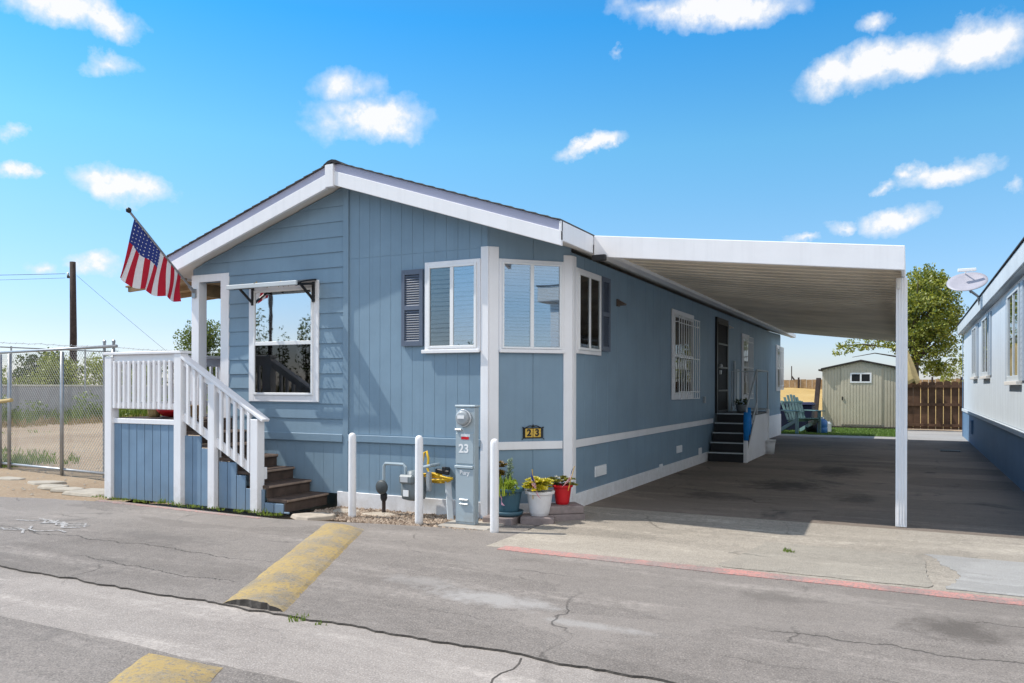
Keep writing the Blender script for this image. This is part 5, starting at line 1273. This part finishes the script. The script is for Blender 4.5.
CLOUDS = [(-0.9758, 0.3945, 0.0722, 0.0282, 1.0, -0.0), (-0.9314, 0.3838, 0.0454, 0.0252, 0.9, -0.0), (-0.9484, 0.3446, 0.0416, 0.0139, 0.55, -0.0), (-0.9179, 0.221, 0.0675, 0.026, 1.05, -0.0), (-0.9361, 0.2276, 0.0301, 0.0171, 0.8, -0.0), (-1.0241, 0.2279, 0.0309, 0.0122, 0.95, -0.0), (-0.9538, 0.1338, 0.0335, 0.0142, 0.8, -0.0), (-1.0018, 0.1259, 0.0187, 0.0096, 0.55, -0.0), (-0.6378, 0.3202, 0.1039, 0.0336, 1.0, -0.0), (-0.6708, 0.3535, 0.0533, 0.0305, 0.62, -0.0), (-0.6924, 0.3112, 0.048, 0.0268, 0.6, -0.0), (-0.3655, 0.2963, 0.0525, 0.0138, 0.9, -0.349), (-0.2036, 0.4335, 0.1117, 0.0282, 1.0, -0.0), (-0.2671, 0.4309, 0.0667, 0.0225, 0.75, -0.0), (-0.3062, 0.4376, 0.0492, 0.0164, 0.5, -0.0), (0.0632, 0.3608, 0.0801, 0.0344, 1.1, -0.0), (-0.031, 0.3571, 0.0987, 0.0302, 1.0, -0.14), (-0.0842, 0.3512, 0.0598, 0.0248, 0.9, -0.209), (-0.0249, 0.3977, 0.031, 0.0136, 0.55, -0.0), (0.0376, 0.2365, 0.0563, 0.0188, 1.05, -0.0), (0.005, 0.2467, 0.0221, 0.0127, 0.8, -0.0), (-0.0183, 0.229, 0.0226, 0.0108, 0.9, -0.0), (-0.012, 0.187, 0.049, 0.0197, 1.0, -0.0), (-0.0751, 0.1853, 0.0303, 0.009, 0.6, -0.0), (-0.128, 0.1739, 0.0248, 0.0069, 0.6, -0.0), (-0.3346, 0.3983, 0.0149, 0.0064, 0.5, -0.0), (-0.9001, 0.1251, 0.0831, 0.0158, 0.22, -0.0), (-1.0351, 0.2674, 0.0179, 0.0099, 0.6, -0.0), (0.1012, 0.212, 0.0126, 0.0092, 0.5, -0.0)]
acc = None
for (a, e, sa, se, amp, tilt) in CLOUDS:
    sb_ = nd(nt, 'ShaderNodeVectorMath', operation='SUBTRACT'); nt.links.new(wv.outputs[0], sb_.inputs[0]); sb_.inputs[1].default_value = (a, e, 0)
    v = sb_.outputs[0]
    if tilt:
        r_ = nd(nt, 'ShaderNodeVectorRotate', rotation_type='Z_AXIS'); nt.links.new(v, r_.inputs['Vector']); r_.inputs['Angle'].default_value = tilt; v = r_.outputs[0]
    ml = nd(nt, 'ShaderNodeVectorMath', operation='MULTIPLY'); nt.links.new(v, ml.inputs[0]); ml.inputs[1].default_value = (1 / sa, 1 / se, 0)
    ln = nd(nt, 'ShaderNodeVectorMath', operation='LENGTH'); nt.links.new(ml.outputs[0], ln.inputs[0])
    d = mth(nt, 'MULTIPLY', mth(nt, 'MAXIMUM', mth(nt, 'SUBTRACT', 1, ln.outputs['Value']), 0), amp)
    acc = d if acc is None else mth(nt, 'MAXIMUM', acc, d)
fine = noise(nt, tc.outputs['Generated'], 30, 8, .60)
dens = ramp(nt, mth(nt, 'MULTIPLY', acc, ramp(nt, fine, .28, .72, .42, 1.35)), .07, .58)
# haze whitening toward the horizon and deeper blue above
cr = nd(nt, 'ShaderNodeValToRGB'); nt.links.new(ramp(nt, el, 0, 1.0), cr.inputs[0]); K = .5
stops = [(0, (.97, 1.01, 1.28)), (.07, (.85, .93, 1.14)), (.20, (.74, 1.10, 1.22)), (.29, (.62, 1.22, 1.32)), (.433, (.24, 1.10, 1.5)), (.60, (.5, .95, 1.2)), (1.0, (.8, 1.0, 1.15))]
for k, (p_, c_) in enumerate(stops):
    if 0 < k < len(stops) - 1: cr.color_ramp.elements.new(p_)
for e_, (p_, c_) in zip(cr.color_ramp.elements, stops): e_.color = (c_[0] * K, c_[1] * K, c_[2] * K, 1)
tint = mixc(nt, 1.0, cr.outputs[0], (1 / K, 1 / K, 1 / K), 'MULTIPLY')
# added, unseen bright cloud bank as white fill light for the front and side walls
fill_noise = noise(nt, tc.outputs['Generated'], 2.6, 6, .6)
fill_bank = mth(nt, 'MULTIPLY', ramp(nt, mth(nt, 'SUBTRACT', mth(nt, 'MULTIPLY', sx.outputs[0], .85), mth(nt, 'MULTIPLY', sx.outputs[1], .53)), .16, .50), mth(nt, 'MULTIPLY', ramp(nt, fill_noise, .36, .52), ramp(nt, el, .10, .30)))
skc = mixc(nt, 1.0, sky.outputs[0], tint, 'MULTIPLY')
fin = mixc(nt, mth(nt, 'MULTIPLY', dens, .96), mixc(nt, fill_bank, skc, (11.5, 11.3, 11.0)), mixc(nt, ramp(nt, dens, .5, 1), (5.7, 6.1, 6.7), (6.7, 6.7, 6.75)))
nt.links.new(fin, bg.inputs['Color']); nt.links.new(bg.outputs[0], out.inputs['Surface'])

cam = bpy.data.cameras.new('camera'); co = bpy.data.objects.new('camera', cam); COL.objects.link(co)
cam.sensor_width = 36; cam.lens = 791.2 * 36 / 1024; cam.shift_y = (386.6 - 341.5) / 1024; cam.clip_end = 3000; cam.clip_start = .05
co.matrix_world = Matrix.Translation((0, 0, 1.42)) @ Matrix.Rotation(.46552, 4, 'Z') @ Matrix.Rotation(PI / 2, 4, 'X') @ Matrix.Rotation(.0024, 4, 'Z')
scene.camera = co
scene.view_settings.view_transform = 'Standard'; scene.view_settings.look = 'None'; scene.view_settings.exposure = 0; scene.view_settings.gamma = 1
